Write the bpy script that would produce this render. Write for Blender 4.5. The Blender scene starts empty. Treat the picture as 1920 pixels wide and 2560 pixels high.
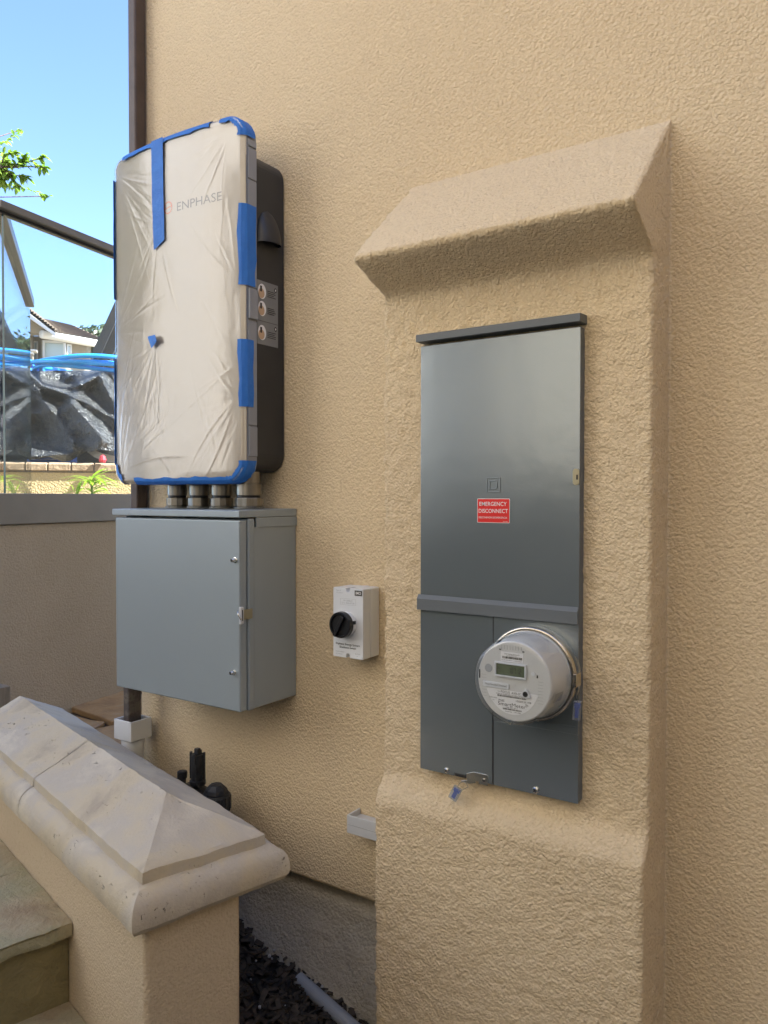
import bpy, bmesh, math, random
from mathutils import Vector, Matrix, noise
R = math.radians
rnd = random.Random(7)
S = bpy.context.scene

# ------------------------------------------------------------------ camera
F_PX = 1942.92
YAW, PITCH, ROLL = 0.59322, -0.01931, 0.00071
CAM = Vector((0.0, -1.51312, 1.5))
fwd = Vector((-math.sin(YAW) * math.cos(PITCH), math.cos(YAW) * math.cos(PITCH), math.sin(PITCH)))
rgt0 = fwd.cross(Vector((0, 0, 1))).normalized()
up0 = rgt0.cross(fwd)
rgt = rgt0 * math.cos(ROLL) + up0 * math.sin(ROLL)
up = -rgt0 * math.sin(ROLL) + up0 * math.cos(ROLL)
cd = bpy.data.cameras.new('camera'); cam = bpy.data.objects.new('camera', cd)
S.collection.objects.link(cam)
cam.matrix_world = Matrix(((rgt.x, up.x, -fwd.x, CAM.x), (rgt.y, up.y, -fwd.y, CAM.y), (rgt.z, up.z, -fwd.z, CAM.z), (0, 0, 0, 1)))
cd.sensor_fit = 'VERTICAL'; cd.sensor_height = 36.0; cd.lens = F_PX / 2560 * 36.0
cd.clip_start = 0.02; cd.clip_end = 2000
S.camera = cam

# ------------------------------------------------------------------ sky, sun, exposure
SUN_EL, SUN_AZ = R(45), math.atan2(.8, .6)          # azimuth clockwise from +Y
sun_dir = Vector((math.sin(SUN_AZ) * math.cos(SUN_EL), math.cos(SUN_AZ) * math.cos(SUN_EL), math.sin(SUN_EL)))
W = bpy.data.worlds.new('World'); S.world = W; W.use_nodes = True
nt = W.node_tree; bg = nt.nodes['Background']
sky = nt.nodes.new('ShaderNodeTexSky'); sky.sky_type = 'NISHITA'; sky.sun_disc = False
sky.sun_elevation = SUN_EL; sky.sun_rotation = SUN_AZ
sky.air_density = .48; sky.dust_density = 0.2; sky.ozone_density = 3.0; sky.altitude = 300
nt.links.new(sky.outputs[0], bg.inputs[0]); bg.inputs[1].default_value = 0.135
sl = bpy.data.lights.new('sun', 'SUN'); sl.energy = 5.0; sl.angle = R(.53); sl.color = (1, .965, .91)
so = bpy.data.objects.new('sun', sl); S.collection.objects.link(so)
so.rotation_euler = (-sun_dir).to_track_quat('-Z', 'Y').to_euler()
so.location = (3, 3, 12)
S.view_settings.view_transform = 'Standard'; S.view_settings.look = 'None'
S.view_settings.exposure = 2.52; S.view_settings.gamma = 1
S.cycles.max_bounces = 10; S.cycles.transparent_max_bounces = 24

def at(u, v, D):
    """the real point at depth D metres seen at pixel (u, v) of the survey photo"""
    return CAM + (fwd + rgt * ((u - 960) / F_PX) - up * ((v - 1280) / F_PX)) * D

# ------------------------------------------------------------------ materials
def newmat(name):
    m = bpy.data.materials.new(name); m.use_nodes = True
    return m, m.node_tree.nodes, m.node_tree.links, m.node_tree.nodes['Principled BSDF']

def sep_noise(N, L, scale, detail=4, rough=.55, dist=0, vec=None):
    t = N.new('ShaderNodeTexNoise'); t.inputs['Scale'].default_value = scale
    t.inputs['Detail'].default_value = detail; t.inputs['Roughness'].default_value = rough
    t.inputs['Distortion'].default_value = dist
    if vec is not None: L.new(vec, t.inputs['Vector'])
    return t

def ramp(N, L, src, stops):
    r = N.new('ShaderNodeValToRGB'); L.new(src, r.inputs[0])
    e = r.color_ramp.elements
    while len(e) < len(stops): e.new(.5)
    for i, (p, c) in enumerate(stops):
        e[i].position = p; e[i].color = (*c, 1) if len(c) == 3 else c
    return r

def mat(name, c1, c2=None, scale=6, rough=.6, metal=0, bumps=(), spec=.5, coat=0, detail=5, stretch=None, stops=None, rvar=0):
    """noise-varied principled material; bumps = [(scale, distance, detail)]"""
    m, N, L, b = newmat(name)
    tc = N.new('ShaderNodeTexCoord'); vec = tc.outputs['Object']
    if stretch:
        mp = N.new('ShaderNodeMapping'); mp.inputs['Scale'].default_value = stretch
        L.new(vec, mp.inputs[0]); vec = mp.outputs[0]
    b.inputs['Roughness'].default_value = rough; b.inputs['Metallic'].default_value = metal
    b.inputs['Specular IOR Level'].default_value = spec; b.inputs['Coat Weight'].default_value = coat
    if stops or c2:
        n = sep_noise(N, L, scale, detail, .6, 0, vec)
        r = ramp(N, L, n.outputs[0], stops or [(.32, c1), (.68, c2)])
        L.new(r.outputs[0], b.inputs['Base Color'])
        if rvar:
            mr = N.new('ShaderNodeMapRange'); L.new(n.outputs[0], mr.inputs[0])
            mr.inputs[3].default_value = rough - rvar; mr.inputs[4].default_value = rough + rvar
            L.new(mr.outputs[0], b.inputs['Roughness'])
    else: b.inputs['Base Color'].default_value = (*c1, 1)
    prev = None
    for sc, d, det in bumps:
        n = sep_noise(N, L, sc, det, .6, .3, vec)
        bp = N.new('ShaderNodeBump'); bp.inputs['Strength'].default_value = 1; bp.inputs['Distance'].default_value = d
        L.new(n.outputs[0], bp.inputs['Height'])
        if prev: L.new(prev, bp.inputs['Normal'])
        prev = bp.outputs[0]
    if prev: L.new(prev, b.inputs['Normal'])
    return m

def stucco(name, c1, c2, d1=.012, d2=.006, lump=95, stain=None):
    m, N, L, b = newmat(name)
    tc = N.new('ShaderNodeTexCoord'); vec = tc.outputs['Object']
    big = sep_noise(N, L, 1.3, 4, .6, 0, vec); fine = sep_noise(N, L, 120, 2, .6, 0, vec)
    r = ramp(N, L, big.outputs[0], [(.3, c1), (.7, c2)])
    mx = N.new('ShaderNodeMix'); mx.data_type = 'RGBA'; mx.blend_type = 'MULTIPLY'; mx.inputs[0].default_value = .5
    r2 = ramp(N, L, fine.outputs[0], [(.28, (.80, .77, .73)), (.5, (1, 1, 1))])
    L.new(r.outputs[0], mx.inputs[6]); L.new(r2.outputs[0], mx.inputs[7])
    L.new(mx.outputs[2], b.inputs['Base Color'])
    b.inputs['Roughness'].default_value = .92; b.inputs['Specular IOR Level'].default_value = .25
    wn = sep_noise(N, L, lump * .8, 2, .6, 0, vec)
    ws = N.new('ShaderNodeVectorMath'); ws.operation = 'SCALE'; ws.inputs['Scale'].default_value = 1.6 / lump; L.new(wn.outputs['Color'], ws.inputs[0])
    wa = N.new('ShaderNodeVectorMath'); wa.operation = 'ADD'; L.new(vec, wa.inputs[0]); L.new(ws.outputs[0], wa.inputs[1])
    n1 = N.new('ShaderNodeTexVoronoi'); n1.inputs['Scale'].default_value = lump;  L.new(wa.outputs[0], n1.inputs['Vector'])
    cr = ramp(N, L, n1.outputs['Distance'], [(.05, (1, 1, 1)), (.85, (0, 0, 0))])
    n2 = sep_noise(N, L, lump * .42, 3, .6, .2, vec)
    b1 = N.new('ShaderNodeBump'); b1.inputs['Distance'].default_value = d1; b1.inputs['Strength'].default_value = .8
    b2 = N.new('ShaderNodeBump'); b2.inputs['Distance'].default_value = d2; b2.inputs['Strength'].default_value = .6
    L.new(cr.outputs[0], b1.inputs['Height']); L.new(n2.outputs[0], b2.inputs['Height'])
    L.new(b1.outputs[0], b2.inputs['Normal']); L.new(b2.outputs[0], b.inputs['Normal'])
    return m

M = {}
M['stucco'] = stucco('tan_stucco', (.70, .56, .37), (.755, .62, .42), .0030, .0026, 158)
M['stucco_smooth'] = stucco('fine_sand_stucco', (.54, .44, .31), (.60, .495, .35), .0014, .001, 190)
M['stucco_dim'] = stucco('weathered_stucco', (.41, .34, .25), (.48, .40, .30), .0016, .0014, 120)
M['stucco_found'] = stucco('rough_footing_render', (.42, .395, .34), (.56, .50, .40), .003, .003, 110)
M['stucco_cream'] = stucco('cream_house_render', (.80, .775, .73), (.84, .82, .78), .006, .003, 60)
M['stucco_opp'] = stucco('pale_taupe_stucco', (.37, .32, .245), (.42, .36, .28), .006, .003, 60)
M['stucco_far'] = stucco('yellow_garden_stucco', (.44, .34, .19), (.49, .38, .21), .006, .003, 60)
M['panel_grey'] = mat('semi_gloss_grey_enamel', (.285, .33, .36), (.305, .35, .38), 3, .21, .64, bumps=[(9, .0009, 2), (400, .00008, 2)], spec=.8, rvar=.05)
M['panel_side'] = mat('grey_enamel_flat', (.13, .147, .16), None, 3, .5, 0, spec=.4)
M['box_grey'] = mat('light_grey_enamel', (.31, .365, .405), (.325, .38, .42), 2.5, .42, .3, bumps=[(7, .0008, 2), (500, .00008, 2)], spec=.6)
M['dark_body'] = mat('charcoal_powder_coat', (.022, .024, .029), (.03, .033, .038), 5, .45, 0, bumps=[(500, .0001, 2)])
M['cover'] = mat('off_white_plastic', (.42, .375, .30), (.44, .39, .315), 2, .4)
M['lip'] = mat('grey_plastic_trim', (.27, .29, .33), None, 2, .35)
M['tape'] = mat('blue_masking_tape', (.015, .15, .56), (.025, .18, .62), 30, .55, bumps=[(260, .0006, 3), (40, .002, 2)])
M['white_plastic'] = mat('white_plastic', (.68, .71, .75), (.71, .74, .78), 4, .35)
M['black_plastic'] = mat('black_plastic', (.010, .011, .013), (.016, .017, .02), 20, .3)
M['black_dull'] = mat('weathered_black_plastic', (.012, .014, .02), (.03, .034, .042), 30, .5, bumps=[(90, .003, 3)])
M['ink'] = mat('black_ink', (.02, .02, .022))
M['ink_grey'] = mat('faded_grey_ink', (.34, .36, .38))
M['ink_mid'] = mat('grey_ink', (.06, .058, .055))
M['white_ink'] = mat('white_ink', (.85, .85, .85))
M['orange'] = mat('orange_ink', (.62, .14, .05))
M['red'] = mat('red_vinyl', (.72, .022, .02), None, 4, .35)
M['steel'] = mat('zinc_plated_steel', (.36, .345, .31), (.24, .225, .20), 60, .3, 1, bumps=[(180, .0006, 3)], stretch=(1, 1, .15))
M['chrome'] = mat('bright_zinc', (.72, .72, .70), None, 4, .2, 1)
M['brushed'] = mat('worn_stainless_ring', (.66, .62, .55), (.5, .46, .4), 40, .27, 1, bumps=[(90, .0008, 3)])
M['brass_dull'] = mat('dull_zinc_yellow', (.40, .37, .26), None, 4, .4, .8)
M['spout'] = mat('brown_painted_metal', (.062, .042, .034), (.085, .058, .047), 20, .42, .1, bumps=[(40, .001, 3)])
M['spout_worn'] = mat('worn_brown_metal', (.05, .042, .04), None, 26, .55, .1, bumps=[(60, .002, 4)], stops=[(.3, (.045, .038, .036)), (.5, (.09, .075, .07)), (.6, (.16, .14, .12)), (.72, (.05, .042, .04))])
M['pvc_grey'] = mat('grey_pvc', (.30, .33, .37), (.34, .37, .41), 8, .45)
M['raceway'] = mat('pale_grey_plastic', (.55, .57, .60), (.59, .61, .64), 8, .5)
M['rail'] = mat('grey_brown_aluminium', (.14, .125, .105), (.16, .14, .12), 3, .4, .25)
M['flash'] = mat('dusty_brown_flashing', (.20, .178, .145), (.235, .21, .172), 5, .5, .1)
M['meter_grey'] = mat('meter_grey_plastic', (.60, .61, .61), (.63, .64, .64), 3, .4)
M['label_white'] = mat('white_paper_label', (.80, .81, .83), None, 4, .45)
M['lcd'] = mat('lcd_glass', (.13, .16, .10), None, 4, .2)
M['lcd_digit'] = mat('lcd_segment', (.035, .045, .03), None, 4, .3)
M['info'] = mat('silver_grey_label', (.20, .21, .22), None, 4, .4)
M['peach'] = mat('peach_print', (.55, .38, .25))
M['hose'] = mat('blue_vinyl_hose', (.025, .30, .78), (.03, .34, .85), 9, .35)
M['tile'] = mat('brown_roof_tile', (.12, .085, .062), (.20, .15, .108), 3, .85, bumps=[(20, .02, 3)])
M['far_wall'] = mat('taupe_house_render', (.24, .205, .16), (.27, .235, .185), 2, .9)
M['far_white'] = mat('white_gutter_paint', (.6, .59, .57), None, 2, .5)
M['far_pane'] = mat('curtained_window_pane', (.42, .50, .52), None, 2, .12)
M['far_dark'] = mat('black_painted_timber', (.02, .02, .022), (.035, .035, .038), 5, .6)
M['brick'] = mat('brown_brick', (.24, .16, .10), (.36, .26, .17), 12, .85, bumps=[(30, .01, 4)])
M['bark'] = mat('grey_bark', (.12, .09, .065), (.2, .15, .11), 9, .9, bumps=[(30, .01, 4)])
M['strap'] = mat('grey_metal_strap', (.35, .34, .33), None, 4, .5, .3)
M['soil'] = mat('dark_soil', (.012, .011, .010), (.035, .031, .028), 40, .95, bumps=[(60, .02, 5)])
M['chip'] = mat('dark_mulch_chip', (.010, .009, .008), (.09, .07, .052), 30, .8, detail=2)
M['pebble'] = mat('pale_pebble', (.4, .4, .42))
M['terrain'] = mat('dry_garden_soil', (.22, .17, .11), (.30, .24, .16), 3, .95, bumps=[(10, .03, 5)])
M['ground'] = mat('grey_concrete_ground', (.26, .245, .215), (.31, .29, .26), 2, .9, bumps=[(40, .004, 4)])
M['wood'] = mat('weathered_timber', (.22, .19, .15), (.32, .28, .23), 9, .8, stretch=(8, 8, 1), bumps=[(30, .003, 4)])
M['flower'] = mat('red_petal', (.6, .03, .05))
M['blue_band'] = mat('blue_plastic_pipe', (.02, .08, .35), (.03, .1, .42), 9, .4)

def leafmat(name, c1, c2, trans=.35):
    m, N, L, b = newmat(name)
    oi = N.new('ShaderNodeTexCoord'); n = sep_noise(N, L, 14, 2, .5, 0, oi.outputs['Object'])
    r = ramp(N, L, n.outputs[0], [(.35, c1), (.65, c2)])
    L.new(r.outputs[0], b.inputs['Base Color']); b.inputs['Roughness'].default_value = .4
    t = N.new('ShaderNodeBsdfTranslucent'); L.new(r.outputs[0], t.inputs[0])
    mx = N.new('ShaderNodeMixShader'); mx.inputs[0].default_value = trans
    L.new(b.outputs[0], mx.inputs[1]); L.new(t.outputs[0], mx.inputs[2])
    L.new(mx.outputs[0], N['Material Output'].inputs[0])
    return m
M['leaf'] = leafmat('fruit_tree_leaf', (.10, .22, .025), (.27, .40, .06), .5)
M['leaf_dark'] = leafmat('dark_tree_leaf', (.045, .075, .035), (.085, .12, .055), .25)
M['leaf_grey'] = leafmat('grey_green_leaf', (.09, .12, .07), (.15, .18, .11), .3)
M['leaf_bright'] = leafmat('yellow_green_leaf', (.16, .30, .02), (.32, .46, .04), .5)
M['hedge'] = leafmat('hedge_leaf', (.03, .05, .02), (.055, .085, .035), .2)
M['weed'] = leafmat('weed_leaf', (.06, .16, .08), (.09, .22, .11), .3)

def clear(name, tint, refl_rough, diff=(.8, .8, .8), diff_w=.08, spec_w=None, ior=1.45):
    m, N, L, b = newmat(name); N.remove(b)
    tr = N.new('ShaderNodeBsdfTransparent'); tr.inputs[0].default_value = (*tint, 1)
    gl = N.new('ShaderNodeBsdfGlossy'); gl.inputs['Roughness'].default_value = refl_rough
    df = N.new('ShaderNodeBsdfDiffuse'); df.inputs[0].default_value = (*diff, 1)
    mx = N.new('ShaderNodeMixShader'); mx.inputs[0].default_value = diff_w
    L.new(tr.outputs[0], mx.inputs[1]); L.new(df.outputs[0], mx.inputs[2])
    m2 = N.new('ShaderNodeMixShader'); lw = N.new('ShaderNodeLayerWeight'); lw.inputs[0].default_value = .5
    pw = N.new('ShaderNodeMath'); pw.operation = 'POWER'; pw.inputs[1].default_value = 5; L.new(lw.outputs['Facing'], pw.inputs[0])
    fr = N.new('ShaderNodeMath'); fr.operation = 'MULTIPLY_ADD'; fr.inputs[1].default_value = .96; fr.inputs[2].default_value = .04; L.new(pw.outputs[0], fr.inputs[0])
    if spec_w is not None:
        ad = N.new('ShaderNodeMath'); ad.operation = 'ADD'; ad.use_clamp = True; ad.inputs[1].default_value = spec_w
        L.new(fr.outputs[0], ad.inputs[0]); L.new(ad.outputs[0], m2.inputs[0])
    else: L.new(fr.outputs[0], m2.inputs[0])
    L.new(mx.outputs[0], m2.inputs[1]); L.new(gl.outputs[0], m2.inputs[2])
    L.new(m2.outputs[0], N['Material Output'].inputs[0])
    return m
M['glass'] = clear('clear_balustrade_glass', (.93, .97, .96), 0.0, diff_w=.015)
M['film'] = clear('clear_masking_film', (.97, .96, .94), .18, (.85, .82, .76), .06, .10, 1.5)
M['meter_glass'] = clear('clear_polycarbonate', (.96, .97, .97), .04, (.8, .8, .78), .03, .04)
M['seal_clear'] = clear('clear_seal_plastic', (.80, .86, .95), .08, (.7, .75, .85), .18, .04)
M['seal_blue'] = mat('blue_seal_plastic', (.03, .09, .45), None, 4, .3)
M['glass_edge'] = mat('dark_green_glass_edge', (.02, .07, .07), None, 4, .15)

# travertine cap
def travertine():
    m, N, L, b = newmat('pitted_travertine'); tc = N.new('ShaderNodeTexCoord'); vec = tc.outputs['Object']
    n = sep_noise(N, L, 5, 6, .6, .4, vec)
    r = ramp(N, L, n.outputs[0], [(.28, (.39, .33, .25)), (.42, (.53, .455, .325)), (.52, (.48, .43, .355)), (.62, (.58, .52, .41)), (.75, (.53, .495, .43))])
    mp = N.new('ShaderNodeMapping'); mp.inputs['Scale'].default_value = (1, 2.3, 2.3); mp.inputs['Rotation'].default_value = (0, 0, .5)
    L.new(vec, mp.inputs[0])
    p = sep_noise(N, L, 62, 3, .55, .6, mp.outputs[0])
    area = sep_noise(N, L, 9, 2, .5, 0, vec)
    a2 = ramp(N, L, area.outputs[0], [(.42, (0, 0, 0)), (.62, (1, 1, 1))])
    pr = ramp(N, L, p.outputs[0], [(.275, (0, 0, 0)), (.35, (1, 1, 1))])
    mxp = N.new('ShaderNodeMix'); mxp.data_type = 'RGBA'; L.new(a2.outputs[0], mxp.inputs[0])
    mxp.inputs[6].default_value = (1, 1, 1, 1); L.new(pr.outputs[0], mxp.inputs[7])
    mc = N.new('ShaderNodeMix'); mc.data_type = 'RGBA'; mc.blend_type = 'MULTIPLY'; mc.inputs[0].default_value = .75
    L.new(r.outputs[0], mc.inputs[6]); L.new(mxp.outputs[2], mc.inputs[7])
    L.new(mc.outputs[2], b.inputs['Base Color']); b.inputs['Roughness'].default_value = .75
    f = sep_noise(N, L, 170, 4, .6, 0, vec)
    b1 = N.new('ShaderNodeBump'); b1.inputs['Distance'].default_value = .004; L.new(mxp.outputs[2], b1.inputs['Height'])
    b2 = N.new('ShaderNodeBump'); b2.inputs['Distance'].default_value = .002; b2.inputs['Strength'].default_value = .7
    L.new(f.outputs[0], b2.inputs['Height']); L.new(b1.outputs[0], b2.inputs['Normal'])
    L.new(b2.outputs[0], b.inputs['Normal'])
    return m
M['travertine'] = travertine()
M['flagstone'] = mat('ochre_flagstone', (.3, .24, .14), None, 5, .55, bumps=[(14, .012, 5), (90, .003, 4)],
                     stops=[(.3, (.27, .20, .12)), (.45, (.36, .30, .19)), (.58, (.30, .28, .17)), (.75, (.42, .36, .27))])
M['flag_rust'] = mat('rust_flagstone', (.3, .24, .14), None, 7, .6, bumps=[(14, .01, 5)],
                     stops=[(.3, (.26, .17, .10)), (.5, (.40, .26, .13)), (.7, (.38, .32, .24))])
M['riser'] = mat('mossy_stone', (.2, .18, .08), None, 6, .6, bumps=[(18, .012, 5)],
                 stops=[(.3, (.19, .155, .075)), (.5, (.25, .21, .10)), (.7, (.30, .24, .13))])
M['slate_edge'] = mat('split_stone_edge', (.2, .19, .17), (.34, .31, .27), 20, .7, bumps=[(35, .02, 5)])
M['mortar'] = mat('dark_mortar', (.11, .09, .07), (.16, .13, .10), 20, .9)

def tarpmat():
    m, N, L, b = newmat('black_plastic_sheet'); tc = N.new('ShaderNodeTexCoord')
    b.inputs['Base Color'].default_value = (.05, .051, .056, 1); b.inputs['Roughness'].default_value = .24
    b.inputs['Specular IOR Level'].default_value = .9
    n = sep_noise(N, L, 7, 5, .65, 1.2, tc.outputs['Object']); n2 = sep_noise(N, L, 22, 3, .55, 1.6, tc.outputs['Object'])
    b1 = N.new('ShaderNodeBump'); b1.inputs['Distance'].default_value = .07; L.new(n.outputs[0], b1.inputs['Height'])
    b2 = N.new('ShaderNodeBump'); b2.inputs['Distance'].default_value = .04; L.new(n2.outputs[0], b2.inputs['Height'])
    L.new(b1.outputs[0], b2.inputs['Normal']); L.new(b2.outputs[0], b.inputs['Normal'])
    return m
M['tarp'] = tarpmat()

# ------------------------------------------------------------------ mesh helpers
class MB:
    def __init__(s): s.bm = bmesh.new()
    def poly(s, pts):
        return s.bm.faces.new([s.bm.verts.new(p) for p in pts])
    def box(s, x0, x1, y0, y1, z0, z1, rot=None):
        P = [(x, y, z) for x in (x0, x1) for y in (y0, y1) for z in (z0, z1)]
        if rot: P = [rot @ Vector(q) for q in P]
        v = [s.bm.verts.new(q) for q in P]
        for f in ((0, 1, 3, 2), (4, 6, 7, 5), (0, 4, 5, 1), (2, 3, 7, 6), (0, 2, 6, 4), (1, 5, 7, 3)):
            s.bm.faces.new([v[i] for i in f])
        return s
    def prism(s, pts, d):
        """closed polygon pts extruded by vector d"""
        a = [s.bm.verts.new(p) for p in pts]; d = Vector(d)
        b = [s.bm.verts.new(Vector(p) + d) for p in pts]
        n = len(a)
        s.bm.faces.new(a[::-1]); s.bm.faces.new(b)
        for i in range(n): s.bm.faces.new((a[i], a[(i + 1) % n], b[(i + 1) % n], b[i]))
        return s
    def rings(s, R_, cap=True, closed=True):
        V = [[s.bm.verts.new(p) for p in r] for r in R_]
        n = len(V[0])
        for a, b in zip(V, V[1:]):
            for i in range(n if closed else n - 1):
                j = (i + 1) % n
                s.bm.faces.new((a[i], a[j], b[j], b[i]))
        if cap and closed:
            s.bm.faces.new(V[0][::-1]); s.bm.faces.new(V[-1])
        return V
    def lathe(s, c, axis, prof, seg=32, cap=True, ph=0):
        """prof = [(distance along axis, radius)]"""
        a = Vector(axis).normalized(); t = a.orthogonal().normalized() if abs(a.z) > .9 else Vector((0, 0, 1)).cross(a).normalized()
        b = a.cross(t); c = Vector(c)
        s.rings([[c + a * h + (t * math.cos(ph + 2 * math.pi * i / seg) + b * math.sin(ph + 2 * math.pi * i / seg)) * r for i in range(seg)] for h, r in prof], cap)
        return s
    def tube(s, path, r, seg=10, r2=None, closed=False):
        path = [Vector(p) for p in path]; n = len(path); R_ = []
        ref = None
        for i, p in enumerate(path):
            d = (path[(i + 1) % n] - path[i - 1]) if closed else (path[min(i + 1, n - 1)] - path[max(i - 1, 0)])
            d.normalize()
            if ref is None: ref = d.orthogonal().normalized()
            ref = (ref - d * ref.dot(d)).normalized(); b = d.cross(ref)
            rr = r if r2 is None else r + (r2 - r) * i / max(n - 1, 1)
            R_.append([p + (ref * math.cos(2 * math.pi * k / seg) + b * math.sin(2 * math.pi * k / seg)) * rr for k in range(seg)])
        if closed: s.rings(R_ + [R_[0]], False)
        else: s.rings(R_)
        return s
    def grid(s, fn, nu, nv):
        V = [[s.bm.verts.new(fn(i / nu, j / nv)) for i in range(nu + 1)] for j in range(nv + 1)]
        for j in range(nv):
            for i in range(nu):
                s.bm.faces.new((V[j][i], V[j][i + 1], V[j + 1][i + 1], V[j + 1][i]))
        return V
    def build(s, name, m, parent=None, bevel=0, smooth=False, seg=2, weld=0, keepn=False):
        if weld: bmesh.ops.remove_doubles(s.bm, verts=s.bm.verts, dist=weld)
        if not keepn: bmesh.ops.recalc_face_normals(s.bm, faces=s.bm.faces)
        me = bpy.data.meshes.new(name); s.bm.to_mesh(me); s.bm.free()
        return link(name, me, m, parent, bevel, smooth, seg)

def wloc(o):
    l = Vector(o.location)
    while o.parent: o = o.parent; l += Vector(o.location)
    return l
def link(name, me, m, parent=None, bevel=0, smooth=False, seg=2):
    me.materials.append(m)
    o = bpy.data.objects.new(name, me); S.collection.objects.link(o)
    if parent:
        me.transform(Matrix.Translation(-wloc(parent))); o.parent = parent
    else:
        lo = Vector((min(v.co.x for v in me.vertices), min(v.co.y for v in me.vertices), min(v.co.z for v in me.vertices)))
        hi = Vector((max(v.co.x for v in me.vertices), max(v.co.y for v in me.vertices), max(v.co.z for v in me.vertices)))
        b = Vector(((lo.x + hi.x) / 2, (lo.y + hi.y) / 2, lo.z)); me.transform(Matrix.Translation(-b)); o.location = b
    if smooth:
        for p in me.polygons: p.use_smooth = True
    if bevel:
        bv = o.modifiers.new('bevel', 'BEVEL'); bv.width = bevel; bv.segments = seg; bv.limit_method = 'ANGLE'; bv.angle_limit = R(35)
        bv.harden_normals = True
    return o
def thing(name, label, cat, loc, group=None):
    o = bpy.data.objects.new(name, None); S.collection.objects.link(o); o.location = loc; o.empty_display_size = .05
    return tag(o, label, cat, group)
def tag(o, label=None, cat=None, group=None, kind=None):
    if label: o['label'] = label
    if cat: o['category'] = cat
    if group: o['group'] = group
    if kind: o['kind'] = kind
    return o
def dup(o, parent=None, off=None):
    c = o.copy(); S.collection.objects.link(c)
    if parent: c.parent = parent
    if off: c.location = Vector(o.location) + Vector(off)
    for ch in list(o.children): dup(ch, c)
    return c

def text_mesh(s, h, align='CENTER', squeeze=1.0, bold=0.0, spacing=1.0):
    cu = bpy.data.curves.new('lettering', 'FONT'); cu.body = s; cu.size = h / .7; cu.align_x = align; cu.align_y = 'CENTER'
    cu.resolution_u = 3; cu.offset = bold; cu.space_character = spacing
    o = bpy.data.objects.new('lettering', cu); S.collection.objects.link(o)
    dg = bpy.context.evaluated_depsgraph_get(); dg.update()
    me = bpy.data.meshes.new_from_object(o.evaluated_get(dg))
    bpy.data.objects.remove(o); bpy.data.curves.remove(cu)
    me.transform(Matrix.Diagonal((squeeze, 1, 1, 1)))
    return me
def letters(items, m, parent, name='lettering', yfun=None):
    """items = [(text, x, y, z, height, width or None)] lettering facing -Y, joined as one mesh"""
    for it in items:
        s, x, y, z, h, w = it[:6]; bold = it[6] if len(it) > 6 else 0
        me = text_mesh(s, h, bold=bold)
        if w:
            xs = [v.co.x for v in me.vertices]; ww = max(xs) - min(xs); k = w / ww
            me.transform(Matrix.Diagonal((k, 1, 1, 1)))
        me.transform(Matrix.Translation((x, y, z)) @ Matrix.Rotation(R(90), 4, 'X'))
        if yfun:
            for v in me.vertices: v.co.y = yfun(v.co.x)
        me.name = name; link(name, me, m, parent)

def fbm(p, sc, o=3):
    return noise.fractal(Vector(p) * sc, 1.0, 2.0, o)
def sm(a, b, x):
    t = max(0, min(1, (x - a) / (b - a))); return t * t * (3 - 2 * t)

# ------------------------------------------------------------------ ground and patio
g = MB(); g.poly([(-900, -900, 0), (900, -900, 0), (900, 900, 0), (-900, 900, 0)])
tag(g.build('ground', M['ground']), kind='structure')
g = MB(); g.box(-420, -3.16, -.6, 420, .01, 1.3)
tag(g.build('terrain', M['terrain']), kind='structure')
g = MB()     # raised patio behind the steps
AX = Vector((-math.cos(R(14.5)), math.sin(R(14.5)), 0)); PP = Vector((math.sin(R(14.5)), math.cos(R(14.5)), 0))
A0 = Vector((-1.092, -.664, 0))
def cp(t, s, z): return A0 + AX * t + PP * s + Vector((0, 0, z))
g.prism([cp(.42, -1.6, .02), cp(.42, .06, .02), (-2.25, -.18, .02), (-1.96, -.06, .02), (-1.95, 2.5, .02), (-3.155, 2.5, .02), (-3.155, -1.5, .02)], (0, 0, .565))
tag(g.build('patio', M['mortar']), kind='structure')
def stones(polys, z, h, m, name, seed):
    r = random.Random(seed); b = MB()
    for P in polys:
        P = [Vector((x, y, 0)) for x, y in P]; c = sum(P, Vector()) / len(P); Q = []
        for i in range(len(P)):
            a, d = P[i], P[(i + 1) % len(P)]
            for k in range(4):
                q = a.lerp(d, k / 4); q = c + (q - c) * .965
                q += Vector((r.uniform(-1, 1), r.uniform(-1, 1), 0)) * .008; Q.append(q + Vector((0, 0, z)))
        b.prism(Q, (0, 0, h + r.uniform(-.003, .003)))
    return b.build(name, m, None, bevel=.006)
gy = [(-.20, .12, .45, .8, 1.2, 1.7), (-.16, .2, .5, .86, 1.25, 1.7), (-.2, .15, .42, .8, 1.2, 1.7)]
xs = [-1.97, -2.26, -2.6, -3.0]
pl = []
for i in range(3):
    for j in range(5):
        if j == 0 and i == 0: continue
        a, b_ = gy[i], gy[(i + 1) % 3]
        pl.append([(xs[i] + .05 * (j % 2), a[j]), (xs[i + 1] - .04 * ((j + 1) % 2), a[j] + .05), (xs[i + 1] + .03 * (j % 2), a[j + 1] - .03), (xs[i] - .03, a[j + 1])])
tag(stones(pl, .586, .022, M['flag_rust'], 'patio_paving', 3), kind='structure')

# ------------------------------------------------------------------ house: wall, pilaster, footing
H = 7.0
house = thing('house', 'tan stucco house wall with projecting pilaster carrying the meter panel', 'house', (2, 3, 0))
w = MB(); w.prism([(-1.9, 0, .527), (-.66, 0, .527), (-.66, 0, 0), (7, 0, 0), (7, 0, H), (-1.9, 0, H)], (0, 3.6, 0))
w.build('wall', M['stucco'], house, bevel=.012)
w = MB(); w.box(2.4, 7, -3.0, -.002, 0, 4.2); w.build('added_shade_wall', M['stucco'], house, bevel=.012)  # unseen wall, added to block light from the right of the pilaster
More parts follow.
